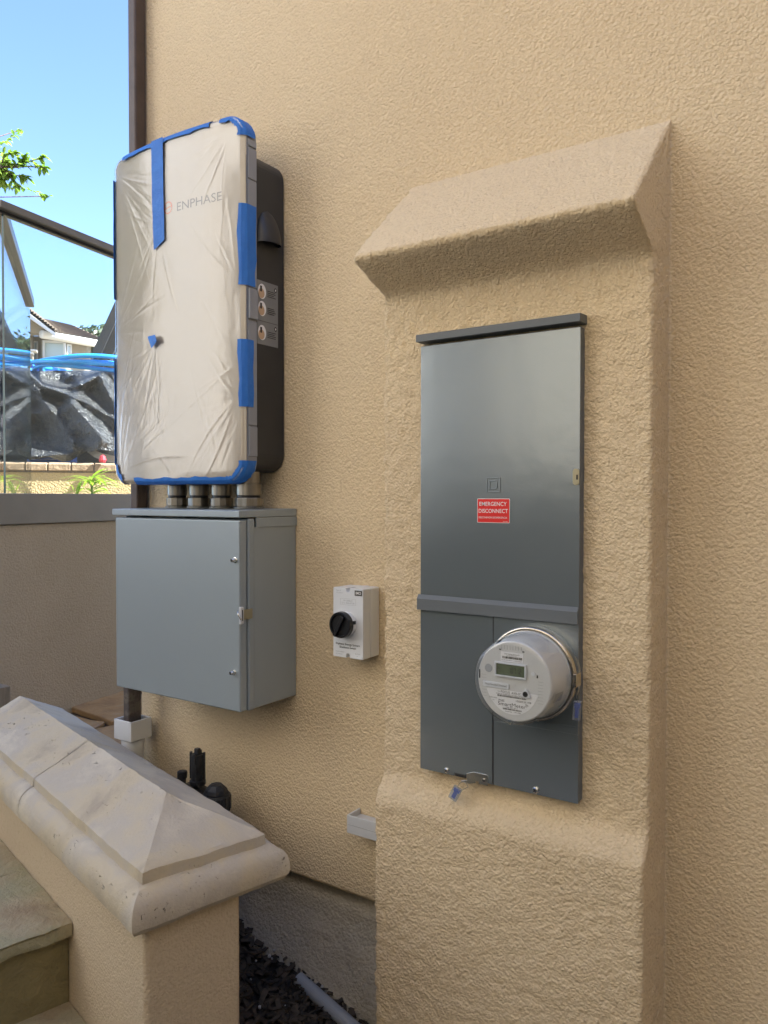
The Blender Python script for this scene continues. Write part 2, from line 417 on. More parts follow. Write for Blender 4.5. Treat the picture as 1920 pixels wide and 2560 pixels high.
# textured skin of the visible lower wall edge, slightly ragged
XL, XR, RC, FL = -.945, -.3755, .008, .004
def pdepth(z):
    d = .111
    d += .035 * sm(.905, .845, z) if z < .92 else 0
    if z > 1.925:
        if z < 1.985: d = .111 + (.235 - .111) * (z - 1.930) / .055 if z > 1.93 else .111
        else: d = .235 - (z - 1.985) / .222 * .239
    return d
def psmooth(z): return sum(pdepth(z + k * .004) for k in (-2, -1, 0, 1, 2)) / 5
def psection(z):
    d = psmooth(z); out = []
    rc = min(RC, max(d * .3, .0005)); fl = min(FL, max(d * .3, .0005))
    def arc(cx, cy, r, a0, a1, n=6): return [(cx + r * math.cos(R(a0 + (a1 - a0) * k / n)), cy + r * math.sin(R(a0 + (a1 - a0) * k / n))) for k in range(n + 1)]
    out += [(XR + fl * 1.6, .004)] + arc(XR + fl, -fl, fl, 90, 180)
    n = 14
    out += [(XR, -fl + (-d + rc + fl) * k / n) for k in range(1, n)]
    out += arc(XR - rc, -d + rc, rc, 0, -90)
    n = 80
    out += [(XR - rc + (XL - XR + 2 * rc) * k / n, -d) for k in range(1, n)]
    out += arc(XL + rc, -d + rc, rc, 270, 180)
    n = 14
    out += [(XL, -d + rc + (d - fl - rc) * k / n) for k in range(1, n)]
    out += arc(XL - fl, -fl, fl, 0, 90) + [(XL - fl * 1.6, .004)]
    return out
zs = [0.0, .1, .2] + [.26 + .008 * k for k in range(246)]
rings = []
for z in zs:
    row = []
    for x, y in psection(z):
        p = Vector((x, y, z)); am = .0035 if y < -.006 else 0
        k = fbm(p, 70, 3) * am + fbm(p, 9, 2) * am * .5
        row.append((x + (k if abs(x - XR) < .03 and y > -.1 else 0) - (k if abs(x - XL) < .03 else 0), y - k, z))
    rings.append(row)
pm = MB(); pm.rings(rings, False, False)
pm.build('pilaster', M['stucco'], house, smooth=True)
def footing(s, t):
    x = -1.9 + 1.1 * s; z = .53 - .53 * t
    y = .042 - .017 * sm(0, .12, t) - .055 * sm(.12, .5, t) - .03 * sm(.5, 1, t)
    p = Vector((x, y, z)); y += fbm(p, 8, 3) * .010 * sm(.1, .3, t) + fbm(p, 45, 3) * .0022
    return (x, y, z)
fm = MB(); fm.grid(footing, 130, 60)
fm.build('footing', M['stucco_found'], house, smooth=True)
# ------------------------------------------------------------------ downspout and drain adapter
sp = thing('downspout', 'brown rectangular metal downspout at the house corner', 'downspout', (-1.865, -.05, .8))
d = MB(); d.box(-1.885, -1.852, -.045, -.005, 1.0, H); d.build('pipe', M['spout'], sp, bevel=.006, seg=3)
d = MB(); d.box(-1.862, -1.836, -.092, -.045, .82, 1.03); d.build('lower_pipe', M['spout_worn'], sp, bevel=.006)
for z in (1.9, 3.4):
    d = MB(); d.box(-1.889, -1.848, -.047, -.0, z, z + .025); d.build('bracket', M['spout'], sp, bevel=.003)
ad = thing('drain_adapter', 'white square plastic drain adapter around the foot of the downspout', 'drain adapter', (-1.86, -.06, .6))
X0, X1, Y0, Y1 = -1.888, -1.812, -.103, -.030
d = MB()
for a in ((X0, X0 + .005, Y0, Y1), (X1 - .005, X1, Y0, Y1), (X0 + .005, X1 - .005, Y0, Y0 + .005), (X0 + .005, X1 - .005, Y1 - .005, Y1)): d.box(a[0], a[1], a[2], a[3], .805, .862)
d.build('collar', M['white_plastic'], ad, bevel=.0015)
d = MB(); d.lathe(((X0 + X1) / 2, (Y0 + Y1) / 2, .45), (0, 0, 1), [(0, .031), (.33, .031), (.3545, .034)], 32); d.build('pipe_socket', M['white_plastic'], ad, smooth=True)

# ------------------------------------------------------------------ wall cabinet with masking film
CB = thing('wall_cabinet', 'tall dark wall cabinet, its front masked with clear film and blue tape', 'electrical cabinet', (-1.57, 0, 1.53))
XA, XB, ZA, ZB = -1.815, -1.326, 1.536, 2.418
XC = (XA + XB) / 2
def rrect(x0, x1, z0, z1, r, n=8):
    P = []
    for cx, cz, a in ((x1 - r, z1 - r, 0), (x0 + r, z1 - r, 90), (x0 + r, z0 + r, 180), (x1 - r, z0 + r, 270)):
        for k in range(n + 1):
            t = R(a + 90 * k / n); P.append((cx + r * math.cos(t), cz + r * math.sin(t)))
    return P
d = MB(); P = rrect(XA + .004, XB, 1.563, 2.345, .045)
d.rings([[(x, y, z) for x, z in P] for y in (-.002, -.105)]); d.build('body', M['dark_body'], CB, bevel=.004)
def yfront(x):
    t = (x - XC) / ((XB - XA) / 2); return -.145 - .02 * (1 - t * t)
RF = .052
def rowx(z):
    e = 0
    if z > ZB - RF: q = (z - (ZB - RF)) / RF; e = RF * (1 - math.sqrt(max(0, 1 - q * q)))
    if z < ZA + RF: q = ((ZA + RF) - z) / RF; e = RF * (1 - math.sqrt(max(0, 1 - q * q)))
    return XA + e, XB - e
def front(off, inset=0, h=None):
    def f(s, t):
        # denser rows near the rounded corners
        if t < .1: z = ZA + RF * (1 - math.cos(t / .1 * math.pi / 2))
        elif t > .9: z = ZB - RF * (1 - math.cos((1 - t) / .1 * math.pi / 2))
        else: z = ZA + RF + (ZB - ZA - 2 * RF) * (t - .1) / .8
        a, b_ = rowx(z); x = a + (b_ - a) * s
        ed = min(x - XA, XB - x, z - ZA, ZB - z)
        y = yfront(x) - off + .005 * (1 - sm(0, .008, ed))
        if h: y -= h(x, z)
        return (x, y, z)
    return f
d = MB(); d.grid(front(0), 40, 60); d.build('front_cover', M['cover'], CB, smooth=True)
# outline of the cover
OUT = []
n_arc = 14
for cx, cz, a in ((XB - RF, ZB - RF, 0), (XA + RF, ZB - RF, 90), (XA + RF, ZA + RF, 180), (XB - RF, ZA + RF, 270)):
    for k in range(n_arc + 1):
        t = R(a + 90 * k / n_arc); OUT.append(Vector((cx + RF * math.cos(t), 0, cz + RF * math.sin(t))))
    nx = {0: (XA + RF, ZB), 90: (XA, ZA + RF), 180: (XB - RF, ZA), 270: (XB, ZB - RF)}[a]
    q0 = OUT[-1]; q1 = Vector((nx[0], 0, nx[1]))
    for k in range(1, 24): OUT.append(q0.lerp(q1, k / 24))
d = MB(); ring_f = [(p.x, yfront(p.x) + .006, p.z) for p in OUT]
d.rings([[(p.x, -.1045, p.z) for p in OUT], [(p.x, -.131, p.z) for p in OUT], ring_f], False); d.build('cover_rim', M['lip'], CB, smooth=False)
# grey side trim pieces of the lip, with gaps
for z0, z1, w_ in ((2.345, 2.36, .002), (2.267, 2.341, .0022), (2.008, 2.264, .0018), (1.931, 2.004, .006), (1.674, 1.927, .0018), (1.598, 1.671, .003)):
    d = MB(); d.box(XB + .0002, XB + w_ + .0014, -.135, -.106, z0, z1)
    d.build('trim_strip', M['lip'], CB, bevel=.002)
# half-dome hood on the right side
d = MB(); rows = []
for k in range(13):
    t = k / 12; z = 2.123 + .085 * t; hw = .0385 * math.sqrt(max(0.0004, 1 - t ** 2.4)); dp = .026 * (1 - t ** 2) + .0008
    rows.append([(XB + .0004 + dp * math.sin(math.pi * j / 14) ** .7, -.066 - hw * math.cos(math.pi * j / 14), z - .004 * (1 - t) * (1 - math.cos(math.pi * j / 14)) * -.5) for j in range(15)])
d.rings(rows, False, False); d.build('vent_hood', M['dark_body'], CB, smooth=True)
# label on the side
lab = MB(); lab.box(XB + .0003, XB + .0012, -.1035, -.028, 1.876, 2.032); lb = lab.build('info_label', M['info'], CB)
def sidedisc(bm_, y, z, ry, rz, x, n=24): bm_.poly([(x, y + ry * math.cos(2 * math.pi * k / n), z + rz * math.sin(2 * math.pi * k / n)) for k in range(n)])
for z in (2.006, 1.964, 1.905):
    d = MB(); sidedisc(d, -.0865, z, .0145, .0185, XB + .0016); disc = d.build('sticker_circle', M['label_white'], lb)
    d = MB(); sidedisc(d, -.089, z - .005, .011, .012, XB + .0020); d.build('sticker_picture', M['peach'], lb)
    d = MB(); d.box(XB + .0022, XB + .0024, -.094, -.0875, z - .001, z + .013); d.build('sticker_mark', M['ink'], lb)
    d = MB()
    for q in range(4): d.box(XB + .0015, XB + .0018, -.067, -.036 - rnd.uniform(0, .012), z + .004 - q * .0045, z + .0056 - q * .0045)
    d.build('sticker_text', M['ink'], lb)
d = MB(); d.box(XB + .0015, XB + .0017, -.103, -.029, 1.933, 1.9338); d.build('sticker_rule', M['ink'], lb)
for z in (2.018, 1.921):
    d = MB(); sidedisc(d, -.038, z, .0045, .0058, XB + .0022); d.build('sticker_badge', M['ink'], lb)
    d = MB(); sidedisc(d, -.038, z, .0018, .003, XB + .0026); d.build('sticker_symbol', M['label_white'], lb)
# logo on the cover
letters([('ENPHASE', -1.4665, 0, 2.231, .0215, .148)], M['ink_mid'], CB, yfun=lambda x: yfront(x) - .0012)
d = MB()
for k in range(33):
    a0, a1 = 2 * math.pi * k / 33, 2 * math.pi * (k + 1) / 33
    c = (-1.573, 2.237)
    d.poly([(c[0] + r * math.cos(a), yfront(c[0]) - .0012, c[1] + r * math.sin(a)) for a, r in ((a0, .0125), (a1, .0125), (a1, .0160), (a0, .0160))])
d.poly([(c[0] - .014, yfront(c[0]) - .0013, c[1] - .004), (c[0] + .014, yfront(c[0]) - .0013, c[1] + .0015), (c[0] + .014, yfront(c[0]) - .0013, c[1] + .0045), (c[0] - .014, yfront(c[0]) - .0013, c[1] - .001)])
d.build('emblem', M['orange'], CB)
# wrinkled film: ridges along pulled folds
WR = []
def wr(pts, a, w_): WR.append(([Vector((x, z, 0)) for x, z in pts], a, w_))
def fan(cx, cz, ang0, ang1, n, l0, l1, a=.0014, w_=.005, bend=.25):
    for i in range(n):
        t = R(ang0 + (ang1 - ang0) * (i + rnd.uniform(-.35, .35)) / max(n - 1, 1)); l = rnd.uniform(l0, l1); bd = rnd.uniform(-bend, bend)
        pts = []
        for k in range(7):
            q = k / 6; tt = t + bd * q; pts.append((cx + l * (.06 + .94 * q) * math.cos(tt), cz + l * (.06 + .94 * q) * math.sin(tt)))
        wr(pts, a * .30 * rnd.uniform(.4, 1.5) * rnd.choice((1, 1, -.7)), w_ * .62 * rnd.uniform(.6, 1.4))
fan(XA + .02, ZB - .045, -75, -12, 15, .15, .5)
fan(-1.60, 2.20, 130, 250, 14, .10, .26)
fan(-1.60, 2.17, -75, -25, 8, .2, .5)
fan(-1.345, 2.02, 95, 170, 6, .15, .4)
fan(-1.345, 1.74, 120, 250, 13, .15, .42)
fan(XA + .03, ZA + .03, 20, 88, 14, .2, .7, .0010, .006)
fan(-1.62, 1.90, 200, 290, 9, .1, .35)
fan(-1.40, ZA + .02, 60, 140, 8, .12, .45, .001, .006)
fan(-1.55, ZA + .01, 75, 125, 6, .1, .4, .001, .006)
fan(XA + .005, 1.95, -60, 70, 14, .12, .3)
fan(XA + .005, 1.72, -20, 80, 7, .12, .35, .001, .006)
fan(-1.36, ZB - .03, 190, 262, 8, .15, .4)
fan(-1.58, 1.77, -10, 40, 9, .08, .25, .001, .004)
NX, NZ = 230, 400
hmap = {}
def seg_d(p, a, b):
    ab = b - a; t = max(0, min(1, (p - a).dot(ab) / ab.length_squared)); return (p - a - ab * t).length, t
buckets = {}
for pts, a, w_ in WR:
    n = len(pts) - 1
    for k in range(n):
        fade0 = math.sin(math.pi * min(1, max(0, (k + .25) / n))) ; fade1 = math.sin(math.pi * min(1, (k + 1.25) / n)) if k < n - 1 else 0
        A_, B_ = pts[k], pts[k + 1]; m_ = 3.2 * w_
        for ix in range(int((min(A_.x, B_.x) - m_ - XA) / .03), int((max(A_.x, B_.x) + m_ - XA) / .03) + 1):
            for iz in range(int((min(A_.y, B_.y) - m_ - ZA) / .03), int((max(A_.y, B_.y) + m_ - ZA) / .03) + 1):
                buckets.setdefault((ix, iz), []).append((A_, B_, a, w_, fade0, fade1, id(pts)))
def film_h(x, z):
    p = Vector((x, z, 0)); best = {}
    for A_, B_, a, w_, f0, f1, i_ in buckets.get((int((x - XA) / .03), int((z - ZA) / .03)), ()):
        dd, t = seg_d(p, A_, B_); v = a * (f0 + (f1 - f0) * t) * math.exp(-(dd / w_) ** 2)
        if abs(v) > abs(best.get(i_, 0)): best[i_] = v
    h = sum(best.values()) + .0013 * fbm((x, 0, z), 6, 2) + .00012 * fbm((x * 2.2, 1, z), 30, 2)
    ed = min(x - XA, XB - x, z - ZA, ZB - z)
    return h * sm(0, .03, ed)
d = MB(); d.grid(front(.0042, 0, film_h), NX, NZ); d.build('masking_film', M['film'], CB, smooth=True)
# blue tape runs along the rim
def band(i0, i1, w1, w2, seed=1, off=.0068):
    b = MB(); r = random.Random(seed); N_ = len(OUT); rows = []
    k = i0; idx = []
    while True:
        idx.append(k % N_)
        if k % N_ == i1 % N_: break
        k += 1
    for q, k in enumerate(idx):
        p = OUT[k]; tn = (OUT[(k + 1) % N_] - OUT[k - 1]).normalized(); nr = Vector((tn.z, 0, -tn.x))
        if nr.dot(p - Vector((XC, 0, (ZA + ZB) / 2))) > 0: nr = -nr
        a1 = w1 * (1 + .22 * math.sin(k * .9 + seed) * r.random() + r.uniform(-.16, .1)); a2 = w2 * (1 + r.uniform(-.16, .06)); j = r.uniform(0, .0012)
        pin = p + nr * a1; pm_ = p + nr * a1 * .4
        yb = yfront(p.x) - off
        rows.append([(pin.x, yfront(pin.x) - off - j, pin.z), (pm_.x, yfront(pm_.x) - off + .001, pm_.z), ((p - nr * .0005).x, yb + .007, (p - nr * .0005).z), ((p - nr * .0036).x, yb + .012, (p - nr * .0036).z), ((p - nr * .0042).x, yb + .012 + a2, (p - nr * .0042).z)])
    b.rings(rows, False, False)
    return b.build('tape', M['tape'], CB)
def near(x, z): return min(range(len(OUT)), key=lambda k: (OUT[k].x - x) ** 2 + (OUT[k].z - z) ** 2)
band(near(-1.432, ZB), near(-1.76, ZB), .015, .03, 1)
band(near(XB, 2.35), near(-1.392, ZB), .013, .03, 2)
band(near(XB, 2.015), near(XB, 2.218), .0135, .03, 3)
band(near(XB, 1.714), near(XB, 1.866), .014, .021, 4)
band(near(-1.719, ZA), near(XB, 1.592), .013, .03, 5)
band(near(XA, 1.592), near(-1.772, ZA), .02, .02, 6)
band(near(XA, 1.87), near(XA, 1.60), .006, .03, 7)
band(near(XA, 2.36), near(XA, 2.03), .006, .03, 8)
# long vertical tape and torn scrap
def tapegrid(pts_l, pts_r, n):
    b = MB(); rows = []
    for k in range(n + 1):
        t = k / n * (len(pts_l) - 1); i = min(int(t), len(pts_l) - 2); f = t - i
        a = Vector(pts_l[i]).lerp(Vector(pts_l[i + 1]), f); c = Vector(pts_r[i]).lerp(Vector(pts_r[i + 1]), f)
        row = []
        for j in range(7):
            q = a.lerp(c, j / 6); row.append((q.x, yfront(q.x) - .0078 - .001 * fbm((q.x, 0, q.z), 18, 2), q.z))
        rows.append(row)
    b.rings(rows, False, False); return b.build('tape', M['tape'], CB, smooth=True)
tapegrid([(-1.630, 0, 2.4165), (-1.628, 0, 2.28), (-1.622, 0, 2.136)], [(-1.584, 0, 2.4165), (-1.583, 0, 2.28), (-1.580, 0, 2.156)], 24)
d = MB(); zz = lambda x, z, o=0: (x, yfront(x) - .009 - o, z)
d.poly([zz(-1.648, 1.917), zz(-1.627, 1.906, .004), zz(-1.629, 1.884, .002)]); d.poly([zz(-1.648, 1.917), zz(-1.609, 1.917, .006), zz(-1.627, 1.906, .004)]); d.poly([zz(-1.609, 1.917, .006), zz(-1.601, 1.899, .008), zz(-1.612, 1.894, .004), zz(-1.629, 1.884, .002), zz(-1.627, 1.906, .004)])
d.build('tape_scrap', M['tape'], CB, weld=.0002)

# ------------------------------------------------------------------ junction box
JB = thing('junction_box', 'light grey steel junction box with hooded top below the wall cabinet', 'junction box', (-1.51, 0, .99))
d = MB(); d.box(-1.741, -1.289, -.158, -.001, .994, 1.4295); d.build('body', M['box_grey'], JB, bevel=.003)
# front flange lip round the opening
d = MB(); d.box(-1.741, -1.2868, -.1755, -.152, .9925, 1.4495); d.build('flange', M['box_grey'], JB, bevel=.006, seg=3)
d = MB(); d.box(-1.7435, -1.2885, -.203, -.1785, .9955, 1.4455); door = d.build('door', M['box_grey'], JB, bevel=.004, seg=3)
hp = [(-.206, 1.4515), (-.206, 1.468), (-.0015, 1.4705), (-.0015, 1.4300), (-.150, 1.4300), (-.150, 1.4505)]
d = MB(); d.prism([(-1.7525, y, z) for y, z in [(-.206, 1.4515), (-.206, 1.468), (-.0015, 1.4705), (-.0015, 1.4510)]], (.466, 0, 0)); d.build('hood', M['box_grey'], JB, bevel=.002)
d = MB(); d.prism([(-1.2888, -.150, 1.4508), (-1.2868, -.150, 1.428), (-1.2868, -.0015, 1.428), (-1.2888, -.0015, 1.4508)][::1] + [], (.0001, 0, 0)); 
d.box(-1.2887, -1.2860, -.1495, -.0018, 1.428, 1.4505); d.build('hood_apron', M['box_grey'], JB, bevel=.001)
def screw(x, y, z, r, parent, m='chrome', slot=True, depth=.006, cross=False):
    b = MB(); b.lathe((x, y, z), (0, -1, 0), [(0, r * 1.25), (.001, r * 1.25), (.0012, r), (depth * .7, r), (depth, r * .7)], 18)
    o = b.build('screw', M[m], parent, smooth=False)
    b = MB(); rot = Matrix.Translation((x, y - depth - .0002, z)) @ Matrix.Rotation(R(50), 4, 'Y')
    b.box(-r * .75, r * .75, -.0004, .001, -r * .16, r * .16, rot)
    if cross: b.box(-r * .16, r * .16, -.0003, .001, -r * .75, r * .75, rot)
    b.build('slot', M['ink'], o)
    return o
screw(-1.303, -.203, 1.352, .0055, door, depth=.012); screw(-1.308, -.203, 1.088, .0055, door, depth=.012)
hs = MB(); hs.box(-1.2884, -1.2805, -.2075, -.196, 1.203, 1.244); hasp = hs.build('hasp', M['raceway'], JB, bevel=.003)
d = MB(); d.box(-1.2804, -1.2795, -.204, -.2015, 1.212, 1.237); d.build('slot', M['ink'], hasp)
d = MB(); d.tube([(-1.279, -.203, 1.218), (-1.277, -.212, 1.216), (-1.280, -.216, 1.226), (-1.285, -.213, 1.236)], .0014, 6); d.build('hook', M['chrome'], hasp, smooth=True)
d = MB(); d.box(-1.2866, -1.2845, -.198, -.164, 1.212, 1.236); d.build('staple_plate', M['brass_dull'], hasp, bevel=.001)

# ------------------------------------------------------------------ conduit nipples
NP = []
for i, (x, y, r) in enumerate(((-1.630, -.09, .0245), (-1.546, -.09, .0245), (-1.463, -.09, .0245), (-1.367, -.09, .0300))):
    lab_ = ['steel conduit nipple between cabinet and junction box, farthest left of four', 'second steel conduit nipple from the left under the wall cabinet', 'third steel conduit nipple, just left of the widest one', 'widest steel conduit nipple, right end of the row under the cabinet'][i]
    n = thing('conduit_nipple', lab_, 'conduit fitting', (x, y, 1.471), 'steel conduit nipples between the cabinets')
    b = MB(); b.lathe((x, y, 1.4712), (0, 0, 1), [(0, r * 1.28), (.004, r * 1.3), (.0045, r * 1.16)], 28); b.build('flange', M['steel'], n, smooth=False)
    b = MB(); b.lathe((x, y, 1.4757), (0, 0, 1), [(0, r * 1.13), (.0015, r * 1.17), (.021, r * 1.17), (.0225, r * 1.1)], 8 if i % 2 else 12, ph=.2 * i); b.build('hub_nut', M['steel'], n, bevel=.001)
    b = MB(); b.lathe((x, y, 1.4982), (0, 0, 1), [(0, r * .96), (.0055, r * .96)], 28); b.build('gasket', M['black_plastic'], n)
    b = MB(); b.lathe((x, y, 1.5037), (0, 0, 1), [(0, r * 1.0), (.001, r * 1.03), (.028, r * 1.03), (.0295, r * .98)], 32); b.build('sleeve', M['steel'], n, smooth=False)
    b = MB(); b.lathe((x, y, 1.5332), (0, 0, 1), [(0, r * .9), (.0293, r * .9)], 28); b.build('upper_pipe', M['steel'], n, smooth=False)

# ------------------------------------------------------------------ rotary isolator switch
IS = thing('isolator_switch', 'small white isolator box with black rotary knob on the stucco', 'isolator switch', (-1.075, 0, 1.125))
IX0, IX1, IZ0, IZ1 = -1.1185, -1.032, 1.1255, 1.2885
d = MB(); d.box(IX0, IX1, -.0375, -.0005, IZ0, IZ1); d.build('base', M['white_plastic'], IS, bevel=.004, seg=3)
d = MB()
P = rrect(IX0, IX1, IZ0, IZ1, .004, 4)
cov = []
for zc, hz in ((IZ1, -1), (IZ0, 1)): pass
Q = []
xm = (IX0 + IX1) / 2
def notch(z, s): return [(xm + .0048 * c, z + s * dz) for c, dz in ((1, 0), (1, .0065), (.7, .0092), (0, .0105), (-.7, .0092), (-1, .0065), (-1, 0))]
Q = [(IX1, IZ0 + .002), (IX1, IZ1 - .002), (IX1 - .002, IZ1)] + notch(IZ1, -1) + [(IX0 + .002, IZ1), (IX0, IZ1 - .002), (IX0, IZ0 + .002), (IX0 + .002, IZ0)] + notch(IZ0, 1)[::-1] + [(IX1 - .002, IZ0)]
d.prism([(x, -.068, z) for x, z in Q], (0, .0295, 0)); cv = d.build('cover', M['white_plastic'], IS, bevel=.0016)
for a in (IZ1 - .0102, IZ0 + .0006):
    d = MB(); d.box(xm - .0046, xm + .0046, -.052, -.039, a, a + .0096); d.build('notch_screw', M['ink_grey'], cv)
d = MB(); d.lathe((-1.063, -.0012, IZ1), (0, 0, 1), [(0, .001)], 3) if False else None
d.lathe((-1.062, -.02, IZ1 + .0002), (0, 0, 1), [(0, .0125), (.0012, .0120)], 24); d.build('knockout', M['white_plastic'], IS)
KX, KZ = -1.079, 1.2055
d = MB(); d.lathe((KX, -.0682, KZ), (0, -1, 0), [(0, .0285), (.0135, .0275), (.0145, .0265)], 40); hub = d.build('knob_collar', M['white_plastic'], IS, smooth=False, bevel=.001)
d = MB(); d.box(KX + .0255, KX + .0292, -.0795, -.0715, KZ + .002, KZ + .0095); d.build('slot', M['ink'], hub)
d = MB(); d.lathe((KX, -.0828, KZ), (0, -1, 0), [(0, .0305), (.001, .0308), (.012, .0300), (.0135, .0288), (.0135, .0255), (.009, .0245)], 40); kn = d.build('knob', M['black_plastic'], IS, smooth=False)
d = MB(); rot = Matrix.Translation((KX, -.094, KZ)) @ Matrix.Rotation(R(28), 4, 'Y')
d.prism([rot @ Vector(q) for q in ((-.0045, .002, -.029), (.0045, .002, -.029), (.0045, .002, .023), (-.0045, .002, .023))], (0, -.0085, 0)); d.build('grip', M['black_plastic'], kn, bevel=.0015)
d = MB(); d.prism([(-1.0555, -.0684, 1.2723), (-1.0345, -.0684, 1.2723), (-1.0345, -.0684, 1.2845), (-1.0555, -.0684, 1.2845)], (0, .0005, 0)); d.build('maker_plate', M['ink_mid'], cv)
letters([('IMO', -1.045, -.0688, 1.2784, .0066, .0150, .00012)], M['white_ink'], cv)
letters([('PV ARRAY', -1.0745, -.0683, 1.2590, .0036, .026), ('D.C. ISOLATOR', -1.0745, -.0683, 1.2535, .0036, .036), ('Type of', -1.1025, -.0683, 1.2815, .0024, .014), ('L1 Isolator', -1.099, -.0683, 1.2765, .0024, .018),
         ('SOLAR ARRAY 1', -1.0965, -.0683, 1.1385, .0026, .028), ('dc Switches', -1.1005, -.0683, 1.1335, .0026, .018), ('SI-PV4', -1.047, -.0683, 1.1375, .0028, .014), ('+ -', -1.0455, -.0683, 1.1325, .0028, .010), ('Precision in Control', -1.0445, -.0683, 1.2705, .0014, .018)], M['ink_grey'], cv)
d = MB()
for a in ((-1.0965, -1.0525, 1.2635, 1.2638), (-1.0965, -1.0525, 1.2492, 1.2495)): d.box(a[0], a[1], -.0684, -.0679, a[2], a[3])
for x in (-1.0965, -1.0528): d.box(x, x + .0003, -.0684, -.0679, 1.2496, 1.2634)
d.build('printed_border', M['ink_grey'], cv)
letters([('Enphase Energy System', -1.0755, -.0685, 1.1572, .0046, .069, .00008), ('Shutdown Switch', -1.0755, -.0685, 1.1497, .0046, .047, .00008)], M['ink'], cv)

# ------------------------------------------------------------------ meter panel
MP = thing('meter_panel', 'tall dark grey service panel with hinged door on the pilaster', 'meter panel', (-.67, -.111, .93))
PX0, PX1, PZ0, PZ1 = -.838, -.498, .934, 1.808
d = MB(); d.box(PX0 + .004, PX1 - .0005, -.1325, -.105, PZ0 + .001, 1.812); d.build('backplate', M['panel_side'], MP, bevel=.002)
d = MB(); d.box(PX0, PX1, -.1345, -.1328, 1.2975, 1.8105); 
dr = d.build('door', M['panel_grey'], MP, bevel=.0012)
d = MB(); d.prism([(-.8435, -.146, 1.818), (-.8435, -.146, 1.8318), (-.8435, -.1445, 1.8335), (-.8435, -.104, 1.836), (-.8435, -.104, 1.8185)], (.349, 0, 0)); d.build('hood', M['panel_side'], MP, bevel=.0015)
d = MB(); d.prism([(-.8435, -.1346, 1.2985), (-.8435, -.1405, 1.2895), (-.8435, -.1405, 1.2665), (-.8435, -.1346, 1.2660)], (.3445, 0, 0)); d.build('divider_strip', M['panel_side'], MP, bevel=.0008)
d = MB(); d.prism([(x, -.1342, z) for x, z in ((PX0, PZ0), (-.757, PZ0), (-.757, PZ0 + .006), (-.729, PZ0 + .006), (-.729, PZ0), (-.6725, PZ0), (-.6725, 1.2655), (PX0, 1.2655))], (0, .0018, 0)); cl_ = d.build('lower_cover', M['panel_grey'], MP, bevel=.0008)
d = MB(); d.box(-.6695, PX1, -.1342, -.1325, PZ0, 1.0620); cr_ = d.build('lower_cover', M['panel_grey'], MP, bevel=.0008)
d = MB(); d.box(-.6695, PX1, -.1358, -.1325, 1.0630, 1.2655); mc_ = d.build('meter_cover', M['panel_grey'], MP, bevel=.001)
d = MB(); d.box(-.57, PX1 - .004, -.1372, -.1357, 1.074, 1.0775); d.build('emboss', M['panel_grey'], mc_, bevel=.0006)
d = MB(); d.box(-.6722, -.6698, -.1335, -.132, PZ0, 1.2655); d.build('seam', M['ink'], MP)
d = MB(); d.box(-.756, -.73, -.1338, -.131, PZ0 + .0005, PZ0 + .0065); d.build('hasp_slot', M['ink'], cl_)
screw(-.7745, -.1342, .9425, .0048, cl_, depth=.005, cross=True); screw(-.5805, -.1342, .9435, .0058, cr_, depth=.006, cross=True)
d = MB(); d.prism([(x, -.1362, z) for x, z in ((-.7285, .937), (-.7285, .9455), (-.713, .9515), (-.684, .9515), (-.681, .949), (-.681, .930), (-.7015, .930), (-.7015, .9345), (-.7085, .9345), (-.7085, .930), (-.722, .926), (-.741, .9265), (-.741, .929), (-.727, .932))], (0, .0016, 0))
hb = d.build('hasp', M['chrome'], MP, bevel=.0004)
d = MB(); d.lathe((-.6895, -.1362, .940), (0, -1, 0), [(0, .0038), (.0012, .0038), (.0022, .0024)], 18); d.build('rivet', M['steel'], hb)
# raised emblem on the door: square ring with letter
em = MB()
def frame(b, x0, x1, z0, z1, w_, y0, y1):
    b.box(x0, x1, y0, y1, z0, z0 + w_); b.box(x0, x1, y0, y1, z1 - w_, z1); b.box(x0, x0 + w_, y0, y1, z0 + w_, z1 - w_); b.box(x1 - w_, x1, y0, y1, z0 + w_, z1 - w_)
frame(em, -.687, -.657, 1.5085, 1.5385, .0022, -.1360, -.1340)
em.box(-.6815, -.6785, -.1360, -.134, 1.5145, 1.5325); em.box(-.6785, -.6665, -.1360, -.134, 1.5145, 1.517); em.box(-.6785, -.6665, -.1360, -.134, 1.5300, 1.5325)
em.prism([(-.6665, -.1360, 1.5145), (-.663, -.1360, 1.518), (-.663, -.1360, 1.529), (-.6665, -.1360, 1.5325), (-.6665, -.1360, 1.530), (-.6655, -.1360, 1.5285), (-.6655, -.1360, 1.5185), (-.6665, -.1360, 1.517)], (0, .002, 0))
em.build('emblem', M['panel_grey'], dr, bevel=.0006)
d = MB(); d.prism([(x, -.1352, z) for x, z in rrect(-.7065, -.6365, 1.4495, 1.4972, .0018, 3)], (0, .0006, 0)); st = d.build('warning_sticker', M['label_white'], dr)
d = MB(); d.prism([(x, -.1355, z) for x, z in rrect(-.7055, -.6375, 1.4505, 1.4962, .0012, 3)], (0, .0003, 0)); d.build('red_field', M['red'], st)
letters([('EMERGENCY', -.6725, -.1358, 1.4862, .0078, .0585, .00003), ('DISCONNECT', -.672, -.1358, 1.4725, .0078, .0625, .00003), ('DESCONEXIÓN DE EMERGENCIA', -.6725, -.1358, 1.4598, .0036, .061), ('LB-20230', -.6455, -.1358, 1.4525, .0014, .010)], M['white_ink'], st)
# door latch on the right edge
d = MB(); d.prism([(x, -.1375, z) for x, z in rrect(-.5105, -.4985, 1.522, 1.552, .005, 5)], (0, .003, 0)); lt = d.build('latch', M['brass_dull'], dr, bevel=.0006)
d = MB(); d.box(-.5035, -.5005, -.1380, -.1370, 1.532, 1.541); d.build('keyhole', M['ink'], lt)

